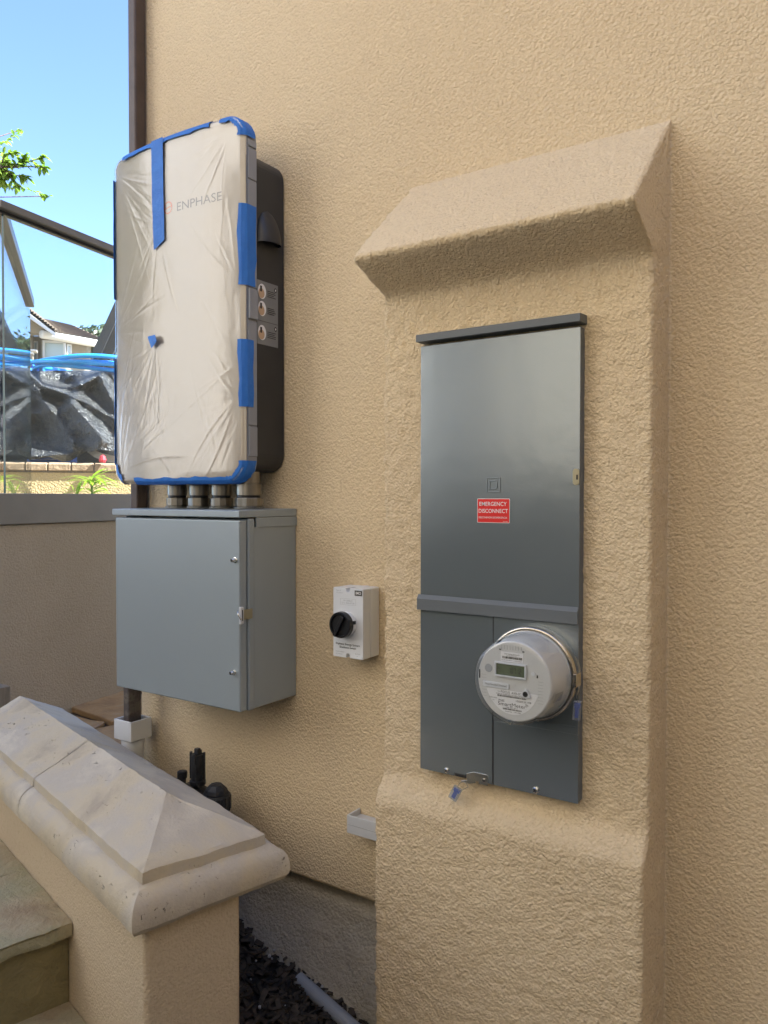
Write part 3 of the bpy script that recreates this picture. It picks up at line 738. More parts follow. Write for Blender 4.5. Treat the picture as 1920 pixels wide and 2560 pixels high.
# ------------------------------------------------------------------ electric meter
MX, MZ = -.583, 1.169
EM = thing('electric_meter', 'round electric meter with clear cover and lit-grey digital display plugged into the panel', 'electric meter', (MX, -.136, MZ - .085))
YF = -.2365
d = MB(); d.lathe((MX, -.136, MZ), (0, -1, 0), [(0, .0905), (.010, .0905), (.0105, .083)], 56); d.build('socket_flange', M['panel_grey'], EM, smooth=False)
d = MB(); d.lathe((MX, -.1462, MZ), (0, -1, 0), [(0, .0845), (0, .0868), (.004, .0885), (.012, .0885), (.016, .0868), (.016, .0838)], 72, cap=False); rg = d.build('sealing_ring', M['brushed'], EM, smooth=True)
for q, m_ in ((0, 1),):
    d = MB(); d.box(MX + .0855, MX + .0925, -.1665, -.142, MZ - .012, MZ + .012); d.build('ring_clasp', M['brushed'], rg, bevel=.001)
d = MB(); d.lathe((MX, -.14, MZ), (0, -1, 0), [(0, .0825), (.022, .0812), (.024, .0785), (.088, .0725), (.091, .0715)], 64); d.build('housing', M['meter_grey'], EM, smooth=False, bevel=.0015)
FY = -.2312
d = MB(); d.lathe((MX, -.2308, MZ), (0, -1, 0), [(0, .0705), (.0009, .0700)], 64); fc = d.build('face', M['meter_grey'], EM)
d = MB(); d.lathe((MX, -.150, MZ), (0, -1, 0), [(0, .0838), (.018, .0826), (.055, .0790), (.080, .0775), (.0865, .0760), (.0895, .072), (.0905, .066), (.0905, .0001)], 72, cap=False); d.build('clear_cover', M['meter_glass'], EM, smooth=True)
def mbox(b, x0, x1, z0, z1, d0=.0005, d1=.0012): b.box(MX + x0, MX + x1, FY - d1 - .001, FY - d0, MZ + z0, MZ + z1)
d = MB(); frame(d, MX - .0365, MX + .0250, MZ + .0065, MZ + .0330, .0030, FY - .0045, FY - .0004); d.build('display_frame', M['white_plastic'], fc, bevel=.0006)
d = MB(); mbox(d, -.0335, .0220, .0095, .0300, .0003, .0012); ds = d.build('display', M['lcd'], fc)
SEG = {'0': 'abcdef', '1': 'bc', '7': 'abc', '2': 'abged'}
def digit(b, ch, x, z, w_, h, y):
    t = h * .11
    rc = {'a': (0, w_, h - t, h), 'd': (0, w_, 0, t), 'g': (0, w_, h / 2 - t / 2, h / 2 + t / 2), 'b': (w_ - t, w_, h / 2 + t * .6, h - t * 1.2), 'c': (w_ - t, w_, t * 1.2, h / 2 - t * .6), 'f': (0, t, h / 2 + t * .6, h - t * 1.2), 'e': (0, t, t * 1.2, h / 2 - t * .6)}
    for s_ in SEG[ch]:
        a = rc[s_]; b.box(x + a[0], x + a[1], y - .0003, y, z + a[2], z + a[3])
d = MB(); yy = FY - .0023
for k, ch in enumerate('10712'): digit(d, ch, MX - .0085 + k * .0050, MZ + .0135, .0036, .0120, yy)
d.box(MX + .0165, MX + .0195, yy - .0003, yy, MZ + .0175, MZ + .0182)
d.build('digits', M['lcd_digit'], ds)
letters([('01', MX - .029, yy - .0002, MZ + .0195, .008, .005)], M['ink_mid'], ds)
d = MB(); mbox(d, -.0255, .0185, .0345, .0520, .0001, .0002); l1 = d.build('barcode_label', M['label_white'], fc)
d = MB(); mbox(d, -.0490, .0445, -.0600, -.0180, .0001, .0002) if False else None
P = []
for k in range(41):
    a = R(202 + (338 - 202) * k / 40); P.append((MX - .003 + .0555 * math.cos(a) * .98, MZ + .0065 + .0665 * math.sin(a)))
d.prism([(x, FY - .0012, z) for x, z in [(MX - .0515, MZ - .0175)] + P + [(MX + .0455, MZ - .0175)]], (0, .0006, 0)); l2 = d.build('name_label', M['label_white'], fc)
d = MB(); mbox(d, -.0605, -.0085, -.0155, -.0055, .0003, .0016); l3 = d.build('direction_label', M['white_plastic'], fc, bevel=.0008)
d = MB(); r5 = random.Random(5)
def barcode(b, x0, x1, z0, z1, y):
    x = x0
    while x < x1:
        w_ = r5.choice((.0004, .0004, .0008, .0011)); b.box(x, x + w_, y - .0002, y, z0, z1); x += w_ + r5.choice((.0004, .0005, .0009))
for a in ((-.0220, .0155, .0400, .0442), (-.0315, .0245, -.0300, -.0270), (-.0205, .0145, -.0525, -.0500)):
    d = MB(); barcode(d, MX + a[0], MX + a[1], MZ + a[2], MZ + a[3], FY - .0013); d.build('barcode', M['ink_mid'], fc)
yt = FY - .00135
letters([('Silver Spring Networks', MX - .0035, yt, MZ + .0485, .0024, .029), ('ESN 002 0000-0731', MX - .0035, yt, MZ + .0458, .0014, .02), ('FCC ID OWS-NIC514    IC 5975A-NIC514', MX - .0035, yt, MZ + .0372, .0015, .040),
         ('FOCUS  AXR-SD', MX - .0045, yt, MZ - .0212, .0042, .040), ('FORM 2S CL200 240V 3W 60Hz TA=30 Kh 7.2', MX - .0035, yt, MZ - .0253, .0022, .061), ('PG&E', MX - .0235, yt, MZ - .0372, .0040, .0115), ('1008935199', MX + .0190, yt, MZ - .0345, .0036, .029),
         ('SmartMeter', MX - .0035, yt, MZ - .0430, .0064, .054), ('124 093 811', MX - .0035, yt, MZ - .0482, .0024, .022), ('Landis+Gyr   1-877-2980', MX - .001, yt, MZ - .0553, .0020, .030), ('AUR 02 4W25', MX - .0400, yt, MZ - .0338, .0022, .015), ('CA', MX - .0395, yt, MZ - .0382, .002, .004), ('type', MX - .0285, yt, MZ - .0207, .0018, .006)], M['ink'], fc)
letters([('"Meter Runs Both Directions"', MX - .0340, FY - .0030, MZ - .0102, .0030, .044)], M['ink'], fc)
d = MB()
for k in range(3):
    for q in range(6):
        a0, a1 = R(35 + 10 * q), R(45 + 10 * q); r = .0025 + .0018 * k
        d.poly([(MX + .0235 + rr * math.cos(a), yt, MZ - .0440 + rr * math.sin(a)) for a, rr in ((a0, r), (a1, r), (a1, r + .0007), (a0, r + .0007))])
d.build('wave_symbol', M['ink'], fc)
for x, z, w_, h in ((-.0285, .0545, .0038, .0018), (.0165, .0545, .0038, .0018), (.0440, .0120, .0024, .0050), (-.0690, -.002, .0022, .016)):
    d = MB(); mbox(d, x, x + w_, z, z + h, 0, .0004); d.build('face_slot', M['ink'], fc)
d = MB(); d.lathe((MX + .0365, FY - .0003, MZ + .0180), (0, -1, 0), [(0, .0024), (.001, .0024)], 16); d.build('face_sensor', M['ink'], fc)
d = MB(); d.lathe((MX + .0375, FY - .0002, MZ + .0185), (0, -1, 0), [(0, .0042), (.0012, .0038)], 20); d.build('face_button', M['white_plastic'], fc)
d = MB(); d.lathe((MX - .0500, FY - .0001, MZ + .0185), (0, -1, 0), [(0, .0078), (.0007, .0075)], 24); d.build('face_button', M['ink_grey'], fc)
d = MB(); d.prism([(MX + x, FY - .0018, MZ + z) for x, z in ((.0155, -.0235), (.0325, -.0255), (.0335, -.0225), (.0260, -.0095), (.0240, -.0095), (.0145, -.0215))], (0, -.004, 0)); op = d.build('optical_port', M['white_plastic'], fc, bevel=.0015)
d = MB(); d.lathe((MX + .0245, FY - .0058, MZ - .0185), (0, -1, 0), [(0, .0050), (.001, .0045)], 20); d.build('port_lens', M['black_plastic'], op)
d = MB()
for k in range(8):
    x = MX - .024 + k * .0055; d.box(x, x + .0004, FY - .0002, FY - .001, MZ + .0565, MZ + .0640)
d.build('face_rib', M['ink_grey'], fc)
for xa, xb in ((.046, .056), (-.063, -.054)):
    d = MB()
    for k in range(8):
        z = MZ - .033 + k * .0055; d.box(MX + xa, MX + xb, FY - .0008, FY - .0002, z, z + .0004)
    d.build('face_rib', M['ink_grey'], fc)
d = MB(); d.lathe((MX - .002, -.2395, MZ - .071), (0, -1, 0), [(0, .0045), (.004, .0045), (.0055, .003)], 16); d.build('cover_boss', M['meter_glass'], EM)
d = MB()
for k in range(6):
    a = R(-24 + 2.2 * k); 
    P = [(MX + r_ * math.cos(a + da), y, MZ + r_ * math.sin(a + da)) for r_, y, da in ((.0763, -.222, 0), (.0787, -.190, 0), (.0787, -.190, R(2.2)), (.0763, -.222, R(2.2)))]
    d.poly(P)
d.build('side_label', M['ink_grey'], EM, smooth=True)

# ------------------------------------------------------------------ wire seals
def seal(label, c, size, wire, tilt):
    t = thing('wire_seal', label, 'seal', c, 'clear blue wire seals')
    rot = Matrix.Translation(c) @ Matrix.Rotation(tilt[0], 4, 'Y') @ Matrix.Rotation(tilt[1], 4, 'Z')
    w_, h, dd = size
    b = MB(); b.box(-w_ / 2, w_ / 2, -dd / 2, dd / 2, -h / 2, h / 2, rot); b.build('case', M['seal_clear'], t, bevel=.0014)
    b = MB(); b.box(-w_ * .22, w_ * .22, -dd * .22, dd * .22, -h * .38, h * .38, rot); b.box(-w_ * .36, w_ * .36, -dd * .25, dd * .25, h * .12, h * .36, rot); b.build('core', M['seal_blue'], t, bevel=.0005)
    b = MB(); b.tube(wire, .0007, 6); b.build('wire', M['steel'], t, smooth=True)
seal('clear blue wire seal hanging from the meter ring', (-.4945, -.152, 1.1125), (.014, .036, .008),
     [(-.494, -.153, 1.160), (-.490, -.157, 1.158), (-.488, -.156, 1.148), (-.491, -.153, 1.138), (-.494, -.152, 1.130), (-.4955, -.153, 1.140), (-.496, -.156, 1.152), (-.494, -.153, 1.160)], (R(4), R(15)))
seal('clear blue wire seal dangling below the panel hasp', (-.750, -.143, .903), (.019, .030, .007),
     [(-.745, -.142, .917), (-.742, -.140, .924), (-.735, -.139, .9285), (-.727, -.139, .927), (-.722, -.141, .921), (-.733, -.144, .914), (-.742, -.144, .910)], (R(28), R(5)))
# ------------------------------------------------------------------ raceway stub behind the pilaster
RW = thing('cable_raceway', 'pale grey plastic raceway stub running behind the pilaster', 'raceway', (-1.03, -.02, .70))
d = MB(); d.box(-1.092, -.9475, -.05, -.047, .706, .749); d.box(-1.092, -.9475, -.0468, -.0005, .706, .709); d.box(-1.092, -1.087, -.0468, -.0005, .7092, .749)
d.build('channel', M['raceway'], RW, bevel=.0022, seg=3)
d = MB(); d.box(-1.0868, -.9475, -.040, -.0005, .732, .736); d.build('inner_lid', M['raceway'], RW, bevel=.001)
d = MB(); d.box(-1.088, -.9475, -.0507, -.0498, .7265, .7275); d.build('lid_seam', M['ink_grey'], RW)

# ------------------------------------------------------------------ stone capped garden wall
GW = thing('garden_wall', 'low stucco wall with a pitched travertine cap beside the steps', 'wall', (A0.x, A0.y, 0))
WD, LN = .327, 1.165
PROF = [(.034, .735), (.020, .736), (.009, .741), (.002, .750), (0, .762), (.0008, .776), (.004, .789), (.010, .799), (.018, .8065), (.027, .811), (.035, .8115), (.0362, .831), (.042, .8345)]
def capring(o, h, t1, off):
    rz = lambda t: .012 * t
    t0 = o
    return [cp(t0, o, h + off + rz(t0)), cp(t1, o, h + off + rz(t1)), cp(t1, WD - o, h + off + rz(t1)), cp(t0, WD - o, h + off + rz(t0))]
def cap_piece(t_a, t_b, hip):
    """stations along t; cross-section swept with a mitred hip at the near end"""
    b = MB(); N_ = 26
    def sect(t):
        P = []
        def pt(o, h):
            return (o, h)
        left = [(o, h) for o, h in PROF]; RS = .163; hr = .0620
        side = [(s / 10) for s in range(1, 10)]
        slope = [(.042 + (WD / 2 - .042) * q, .8345 + hr * q * (1 - .05 * (1 - q))) for q in side]
        out = [(o, h) for o, h in left + slope] + [(WD / 2, .8345 + hr)]
        full = [(s, h) for s, h in out] + [(WD - s, h) for s, h in out[:-1][::-1]]
        return full
    ts = [t_a + (t_b - t_a) * (k / N_) for k in range(N_ + 1)]
    rows = []
    if hip:
        # near end: each profile level starts at its own inset
        full = sect(0); nlev = len(full)
        hipk = .205 / (WD / 2)
        def t_of(s):
            o = min(s, WD - s)
            return o if o <= .042 else .042 + (o - .042) * (.205 - .042) / (WD / 2 - .042)
        for k in range(N_ + 1):
            rows.append([cp(t_of(s) + (t_b - t_of(s)) * k / N_, s, h + .012 * k / N_ * t_b) for s, h in full])
    else:
        full = sect(0)
        for t in ts: rows.append([cp(t, s, h + .012 * t) for s, h in full])
    for r_i, r_ in enumerate(rows):
        for i, p in enumerate(r_):
            q = Vector(p); k = fbm(q, 14, 3) * .003 + fbm(q, 60, 2) * .0012
            r_[i] = Vector((q.x, q.y, q.z + k))
    b.rings(rows, False, True)
    if hip:
        # hipped end: levels of the profile across the end, left to right
        full = sect(0); h_ = len(full) // 2
        lv = [(rows[0][i], rows[0][len(full) - 1 - i]) for i in range(h_ + 1)]
        V = []
        for a, c in lv:
            row = []
            for q in range(17):
                p = a.lerp(c, q / 16); kk = fbm(p, 14, 3) * .003 + fbm(p, 60, 2) * .0012
                e = 0 if q in (0, 16) else 1
                row.append(Vector((p.x, p.y, p.z + kk * e)))
            V.append(row)
        b.rings(V, False, False)
    b.bm.faces.new([b.bm.verts.new(p) for p in rows[-1]])
    return b
TC = .628
cap_piece(0, TC - .0014, True).build('cap_stone', M['travertine'], GW, smooth=False, weld=.0003)
cap_piece(TC + .0014, LN, False).build('cap_stone', M['travertine'], GW, smooth=False, weld=.0003)
d = MB(); d.prism([cp(.03, .036, 0), cp(.03, .233, 0), cp(LN - .02, .233, 0), cp(LN - .02, .036, 0)][::-1], (0, 0, .753)); d.build('body', M['stucco_smooth'], GW, bevel=.012, seg=3)
d = MB(); d.prism([cp(TC - .006, .05, .76), cp(TC + .006, .05, .76), cp(TC + .006, WD - .05, .76), cp(TC - .006, WD - .05, .76)], (0, 0, .06)); d.build('joint_mortar', M['mortar'], GW)
for p_ in GW.children:
    if p_.name.startswith('cap_stone'):
        for f in p_.data.polygons: f.use_smooth = True
        p_.data.set_sharp_from_angle(angle=R(24))

# ------------------------------------------------------------------ steps
ST = thing('stone_steps', 'ochre flagstone steps climbing beside the low garden wall', 'steps', (-1.6, -1.1, 0))
def slab(t0, t1, s0, s1, z0, z1, name, m, seed, rough=.010, nose=True):
    b = MB(); r = random.Random(seed); n = 46; rows = []
    zs_ = [z0, z0 + (z1 - z0) * .3, z0 + (z1 - z0) * .7, z1 - .003, z1]
    def rag(s, z): return fbm((s * 3, z * 8, seed), 7, 4) * rough
    front_ = [[cp(t0 - (0 if k in (4,) else .004) + rag(s0 + (s1 - s0) * i / n, z) + (.005 if k == 4 else 0), s0 + (s1 - s0) * i / n, z) for i in range(n + 1)] for k, z in enumerate(zs_)]
    top = [[cp(t0 + .006 + (t1 - t0 - .006) * k / 14, s0 + (s1 - s0) * i / n, z1 + fbm((i * .06, k * .12, seed), 2.2, 4) * .005 * min(1, k)) for i in range(n + 1)] for k in range(1, 15)]
    back = [[cp(t1, s0 + (s1 - s0) * i / n, z0) for i in range(n + 1)]]
    bot = [[cp(t0, s0 + (s1 - s0) * i / n, z0) for i in range(n + 1)]]
    b.rings(front_ + top + back + bot, False, False)
    return b.build(name, m, ST, smooth=True)
se = .034
L1_ = .385
slab(L1_, L1_ + .30, -1.3, se, .574, .604, 'tread_stone', M['flagstone'], 1)
slab(L1_ + .307, L1_ + .75, -1.3, se, .574, .606, 'tread_stone', M['flagstone'], 2)
slab(.10, L1_ + .02, -1.3, se, .395, .424, 'tread_stone', M['flagstone'], 3)
d = MB(); d.prism([cp(L1_ + .018, -1.3, .01), cp(L1_ + .018, se, .01), cp(L1_ + .06, se, .01), cp(L1_ + .06, -1.3, .01)], (0, 0, .5635)); d.build('riser_stone', M['riser'], ST)
d = MB(); d.prism([cp(.11, -1.3, .01), cp(.11, se, .01), cp(.15, se, .01), cp(.15, -1.3, .01)], (0, 0, .385)); d.build('riser_stone', M['riser'], ST)
d = MB(); d.prism([cp(L1_ + .06, -1.3, .01), cp(L1_ + .06, se, .01), cp(L1_ + .78, se, .01), cp(L1_ + .78, -1.3, .01)], (0, 0, .563)); d.build('step_core', M['mortar'], ST)
for p_ in ST.children:
    if p_.name.startswith('tread'): p_.data.set_sharp_from_angle(angle=R(40))

# ------------------------------------------------------------------ planting strip: soil, mulch chips, weeds, loose pipe
def mz(x): return .343 + (x + 1.483) * -.235 if x < -1.0 else .2295 + (x + 1.0) * -.12
def soil(s, t):
    x = -2.0 + 1.75 * s; y = .03 - 1.0 * t
    return (x, y, mz(x) + fbm((x, y, 0), 9, 4) * .016 - .12 * sm(.25, .8, t) * sm(-1.15, -.8, x))
g = MB(); g.grid(soil, 90, 50); tag(g.build('soil', M['soil'], smooth=True), kind='structure')
r9 = random.Random(9); b = MB()
for k in range(4200):
    x = r9.uniform(-1.75, -.75); y = -r9.random() ** .8 * .55 + .01
    if cp(0, 0, 0).y > y and x < -1.09: continue
    z = mz(x) + .008 + r9.uniform(-.004, .012) - .12 * sm(.25, .8, (.03 - y)) * sm(-1.15, -.8, x)
    l, w_, h = r9.uniform(.006, .024), r9.uniform(.003, .009), r9.uniform(.0015, .005)
    rot = Matrix.Translation((x, y, z)) @ Matrix.Rotation(r9.uniform(0, 6.3), 4, 'Z') @ Matrix.Rotation(r9.uniform(-.6, .6), 4, 'X') @ Matrix.Rotation(r9.uniform(-.5, .5), 4, 'Y')
    b.prism([rot @ Vector(q) for q in ((-l, -w_ * r9.uniform(.3, 1), 0), (l * .8, -w_, 0), (l, w_ * r9.uniform(.2, 1), 0), (-l * .7, w_, 0))], rot.to_3x3() @ Vector((0, 0, h)))
tag(b.build('mulch', M['chip']), 'dark bark mulch covering the strip between the walls', 'mulch', kind='stuff')
b = MB()
for k in range(70):
    x = r9.uniform(-1.6, -.95); y = r9.uniform(-.42, 0); s_ = r9.uniform(.0015, .005)
    z = mz(x) + .02 - .12 * sm(.25, .8, (.03 - y)) * sm(-1.15, -.8, x)
    b.lathe((x, y, z), (r9.uniform(-1, 1), r9.uniform(-1, 1), 1), [(-s_, s_ * .3), (-s_ * .4, s_), (s_ * .4, s_ * .9), (s_, s_ * .3)], 6)
tag(b.build('pebbles', M['pebble']), 'pale specks of grit scattered on the dark mulch', 'grit', kind='stuff')
PI_ = [Vector((-1.245, -.045, mz(-1.245) + .012)), Vector((-.90, -.10, .228)), Vector((-.62, -.15, .20))]
d = MB(); r_p = .0165; a, c = PI_[0], PI_[2]; dr_ = (c - a).normalized(); ln_ = (c - a).length
d.lathe(a, dr_, [(.001, r_p * .82), (0, r_p * .84), (0, r_p), (ln_, r_p), (ln_, r_p * .84)], 24, cap=True)
tag(d.build('loose_pipe', M['pvc_grey'], smooth=False), 'loose grey plastic pipe lying on the mulch', 'pipe')
def leafblade(b, base, dirv, l, w_, droop=.3, n=4, fold=.15):
    d_ = Vector(dirv).normalized(); sd = d_.cross(Vector((0, 0, 1)));
    if sd.length < .1: sd = Vector((1, 0, 0))
    sd.normalize(); upv = sd.cross(d_); L_, R_, C_ = [], [], []
    for k in range(n + 1):
        t = k / n; p = Vector(base) + d_ * l * t - Vector((0, 0, 1)) * droop * l * t * t
        ww = w_ * math.sin(math.pi * min(.98, .06 + .92 * t)) ** .8
        C_.append(b.bm.verts.new(p)); L_.append(b.bm.verts.new(p + sd * ww + upv * ww * fold)); R_.append(b.bm.verts.new(p - sd * ww + upv * ww * fold))
    for k in range(n):
        b.bm.faces.new((L_[k], C_[k], C_[k + 1], L_[k + 1])); b.bm.faces.new((C_[k], R_[k], R_[k + 1], C_[k + 1]))
d = MB(); bx, by = -1.175, -.215; bz = mz(bx) + .02
for k in range(6):
    a = k * 1.05; leafblade(d, (bx, by, bz), (math.cos(a), math.sin(a), .5), .022, .006, .3, 3)
tag(d.build('weed', M['weed']), 'tiny green weed sprouting from the mulch', 'weed')
d = MB(); d.tube([(-1.30, -.40, .29), (-1.285, -.385, .315), (-1.26, -.375, .325), (-1.235, -.38, .30), (-1.22, -.385, .275)], .0018, 6)
tag(d.build('drip_tube', M['ink_grey'], smooth=True), 'thin grey drip tube looping over the mulch by the wall end', 'tube')

# ------------------------------------------------------------------ irrigation valves
def valve(label, x, y, ztop):
    v = thing('irrigation_valve', label, 'valve', (x, y, .3))
    return v
V1 = valve('upright black irrigation valve with solenoid near the wall', -1.545, -.10, .84)
vx, vy = -1.545, -.10
d = MB(); d.lathe((vx, vy, .742), (0, 0, 1), [(0, .021), (.012, .021), (.013, .0165), (.0805, .0165), (.081, .0135)], 20); d.build('solenoid', M['black_dull'], V1, bevel=.001)
d = MB()
for k in range(4):
    a = k * math.pi / 2 + .4; rot = Matrix.Translation((vx, vy, 0)) @ Matrix.Rotation(a, 4, 'Z'); d.box(.0155, .021, -.003, .003, .757, .828, rot)
d.build('solenoid_rib', M['black_dull'], V1)
d = MB(); d.box(vx - .007, vx + .007, vy - .006, vy + .006, .823, .838); d.build('cap_tab', M['black_dull'], V1, bevel=.002)
d = MB(); d.lathe((vx - .02, vy, .66), (0, 0, 1), [(0, .046), (.05, .046), (.062, .042), (.078, .022)], 20); d.build('bonnet', M['black_dull'], V1)
d = MB(); d.lathe((vx - .048, vy - .01, .73), (0, 0, 1), [(0, .010), (.022, .010), (.023, .013), (.040, .013), (.042, .009)], 12); d.build('bleed_screw', M['black_dull'], V1)
d = MB(); d.tube([(vx - .085, vy, .735), (vx - .065, vy - .005, .742), (vx - .045, vy - .005, .738)], .006, 8); d.build('lever', M['black_dull'], V1)
d = MB(); d.tube([(vx + .012, vy - .017, .80), (vx + .016, vy - .021, .775), (vx + .020, vy - .022, .755), (vx + .024, vy - .012, .735)], .0016, 6); d.build('wire', M['black_dull'], V1)
d = MB(); d.lathe((vx - .02, vy, .2), (0, 0, 1), [(0, .03), (.46, .03)], 16); d.build('riser_pipe', M['black_dull'], V1)
V2 = valve('round capped black irrigation filter beside the upright valve', -1.47, -.10, .76)
vx, vy = -1.476, -.10
d = MB(); d.lathe((vx, vy, .690), (0, 0, 1), [(0, .036), (.038, .036), (.043, .034)], 24); d.build('cap', M['black_dull'], V2)
d = MB(); d.lathe((vx, vy, .733), (0, 0, 1), [(0, .032), (.012, .028), (.022, .018), (.024, .017)], 8); d.build('cap_top', M['black_dull'], V2, bevel=.002)
d = MB()
for k in range(16):
    rot = Matrix.Translation((vx, vy, 0)) @ Matrix.Rotation(k * math.pi / 8, 4, 'Z'); d.box(.0355, .0385, -.003, .003, .692, .728, rot)
d.build('cap_rib', M['black_dull'], V2)
d = MB(); d.lathe((vx, vy, .2), (0, 0, 1), [(0, .028), (.49, .034)], 16); d.build('stem_pipe', M['black_dull'], V2)

# ------------------------------------------------------------------ glass balustrade on the low patio wall
FP = Vector((-2.874, .186, 0)); FD = Vector((-.175, .985, 0)).normalized(); FN = Vector((FD.y, -FD.x, 0))   # FN faces the patio
def fp(t, n, z): return FP + FD * t + FN * n + Vector((0, 0, z))
def fbox(b, t0, t1, n0, n1, z0, z1):
    b.prism([fp(t0, n0, z0), fp(t1, n0, z0), fp(t1, n1, z0), fp(t0, n1, z0)], (0, 0, z1 - z0)); return b
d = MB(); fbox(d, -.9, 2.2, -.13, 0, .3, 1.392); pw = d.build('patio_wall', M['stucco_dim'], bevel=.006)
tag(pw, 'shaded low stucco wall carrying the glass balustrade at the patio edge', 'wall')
BL = thing('glass_balustrade', 'frameless glass balustrade with grey top rail on the shaded patio wall', 'balustrade', fp(.4, -.05, 1.39))
d = MB(); fbox(d, -.9, 2.2, -.145, .012, 1.393, 1.513); d.build('base_channel', M['flash'], BL, bevel=.003)
d = MB(); fbox(d, -.002, 2.2, -.056, -.044, 1.514, 2.60); d.build('glass_pane', M['glass'], BL)
d = MB(); fbox(d, -.0026, -.0020, -.056, -.044, 1.514, 2.60); d.build('pane_edge', M['glass_edge'], BL)
d = MB(); fbox(d, -.04, 2.2, -.085, -.012, 2.604, 2.634); d.build('top_rail', M['rail'], BL, bevel=.004)
d = MB(); fbox(d, -.04, 2.2, -.062, -.038, 2.592, 2.6035); d.build('rail_gasket', M['black_plastic'], BL)
B2 = thing('return_balustrade', 'end-on return pane of the glass balustrade running away from the corner', 'balustrade', fp(0, -.07, 1.4))
RD = Vector((-1.3, .925, 0)).normalized(); RN = Vector((-RD.y, RD.x, 0)); RP = fp(-.01, -.07, 0)
def rbox(b, t0, t1, n0, n1, z0, z1):
    q = lambda t, n: RP + RD * t + RN * n + Vector((0, 0, z0))
    b.prism([q(t0, n0), q(t1, n0), q(t1, n1), q(t0, n1)], (0, 0, z1 - z0)); return b
d = MB(); rbox(d, .01, 1.62, -.006, .006, 1.514, 2.60); d.build('glass_pane', M['glass'], B2)
d = MB(); rbox(d, 1.6205, 1.622, -.006, .006, 1.514, 2.60); d.build('pane_edge', M['glass_edge'], B2)
d = MB(); rbox(d, .03, 1.62, -.03, .03, 2.604, 2.652); d.build('top_rail', M['rail'], B2, bevel=.004)
d = MB(); rbox(d, .16, 1.66, -.05, .05, 1.35, 1.513); d.build('base_channel', M['far_white'], B2, bevel=.003)
d = MB(); pp0 = at(2, 1735, 2.78)
d.prism([pp0 + Vector((-.05, -.03, -.5)), pp0 + Vector((.012, -.03, -.5)), pp0 + Vector((.012, .03, -.5)), pp0 + Vector((-.05, .03, -.5))], (0, 0, .525))
tag(d.build('timber_stake', M['wood'], bevel=.003), 'weathered timber stake end standing against the shaded patio wall', 'stake')

# ------------------------------------------------------------------ beyond the fence: block wall, plant, tarp heap, hose, house, trees
Z4 = lambda a, b, D: at(a / 3.626, 730 + b / 3.626, D)
DW = 6.4
p0, p1 = Z4(-700, 1640, DW), Z4(1900, 1640, DW); fx = (p1 - p0); fx.z = 0; fx.normalize(); cpt = (p0 + p1) / 2; hl_ = (p1 - p0).length * 1.1; fx = Matrix.Rotation(R(18), 3, 'Z') @ fx; cpt = Z4(560, 1640, DW); p0 = cpt - fx * hl_; p1 = cpt + fx * hl_; back = Vector((-fx.y, fx.x, 0))
if back.dot(fwd) < 0: back = -back
LW = thing('block_wall', 'sunlit yellow stucco garden wall with brown brick coping beyond the glass', 'wall', (p0 + p1) / 2 * 1.0)
LW.location.z = 1.3
zc0, zc1 = Z4(0, 1635, DW).z, Z4(0, 1548, DW).z
ln_ = (p1 - p0).length
d = MB(); d.prism([Vector((q.x, q.y, 1.3)) for q in (p0, p1, p1 + back * .2, p0 + back * .2)], (0, 0, zc0 - 1.3 - .002)); d.build('wall_face', M['stucco_far'], LW)
d = MB(); n_b = int(ln_ / .178); r3 = random.Random(3)
for k in range(n_b):
    a = p0 + fx * (k * .178 + .004); c = p0 + fx * ((k + 1) * .178 - .004); o = -back * (.02 + r3.uniform(0, .006))
    prof = [Vector((0, 0, zc0 + .012)), Vector((0, 0, zc1 - .016)), -o * .3 + Vector((0, 0, zc1 - .004)), back * .06 + Vector((0, 0, zc1 + r3.uniform(0, .004))), back * .2 + Vector((0, 0, zc1)), back * .2 + Vector((0, 0, zc0 + .012))]
    P = [Vector((a.x, a.y, 0)) + o + q for q in prof]; d.prism(P, Vector((c.x - a.x, c.y - a.y, 0)))
d.build('brick_coping', M['brick'], LW, bevel=.008)
d = MB(); d.prism([Vector((q.x, q.y, zc0 - .002)) for q in (p0 - back * .006, p1 - back * .006, p1 + back * .19, p0 + back * .19)], (0, 0, zc1 - zc0 - .02)); d.build('coping_mortar', M['mortar'], LW)
d = MB(); q = Z4(283, 1700, DW - .03); d.prism([Vector((q.x, q.y, 1.3)) + fx * a_ - back * b_ for a_, b_ in ((-.012, -.02), (.012, -.02), (.012, .02), (-.012, .02))], (0, 0, zc0 - 1.302)); d.build('control_joint', M['mortar'], LW)
# plant
PL = thing('garden_plant', 'bright green strappy plant lit by sun before the yellow wall', 'plant', Z4(830, 1890, 5.9))
d = MB(); rp = random.Random(11); c0 = Z4(830, 1790, 5.9)
for k in range(34):
    a = rp.uniform(0, 6.283); hgt = rp.uniform(-.02, .12)
    leafblade(d, c0 + Vector((0, 0, hgt - .03)), (math.cos(a), math.sin(a), rp.uniform(.15, .7)), rp.uniform(.15, .30), rp.uniform(.014, .022), rp.uniform(.2, .5), 5)
for k in range(6):
    a = rp.uniform(0, 6.283); leafblade(d, c0 + Vector((-.19, 0, -.06)), (math.cos(a) * .35, math.sin(a) * .35, 1), .15, .018, .1, 5)
d.build('foliage', M['leaf_bright'], PL)
d = MB(); d.tube([c0 + Vector((0, 0, -.22)), c0 + Vector((.005, 0, 0)), c0 + Vector((0, 0, .1))], .008, 6); d.build('stem', M['leaf'], PL)
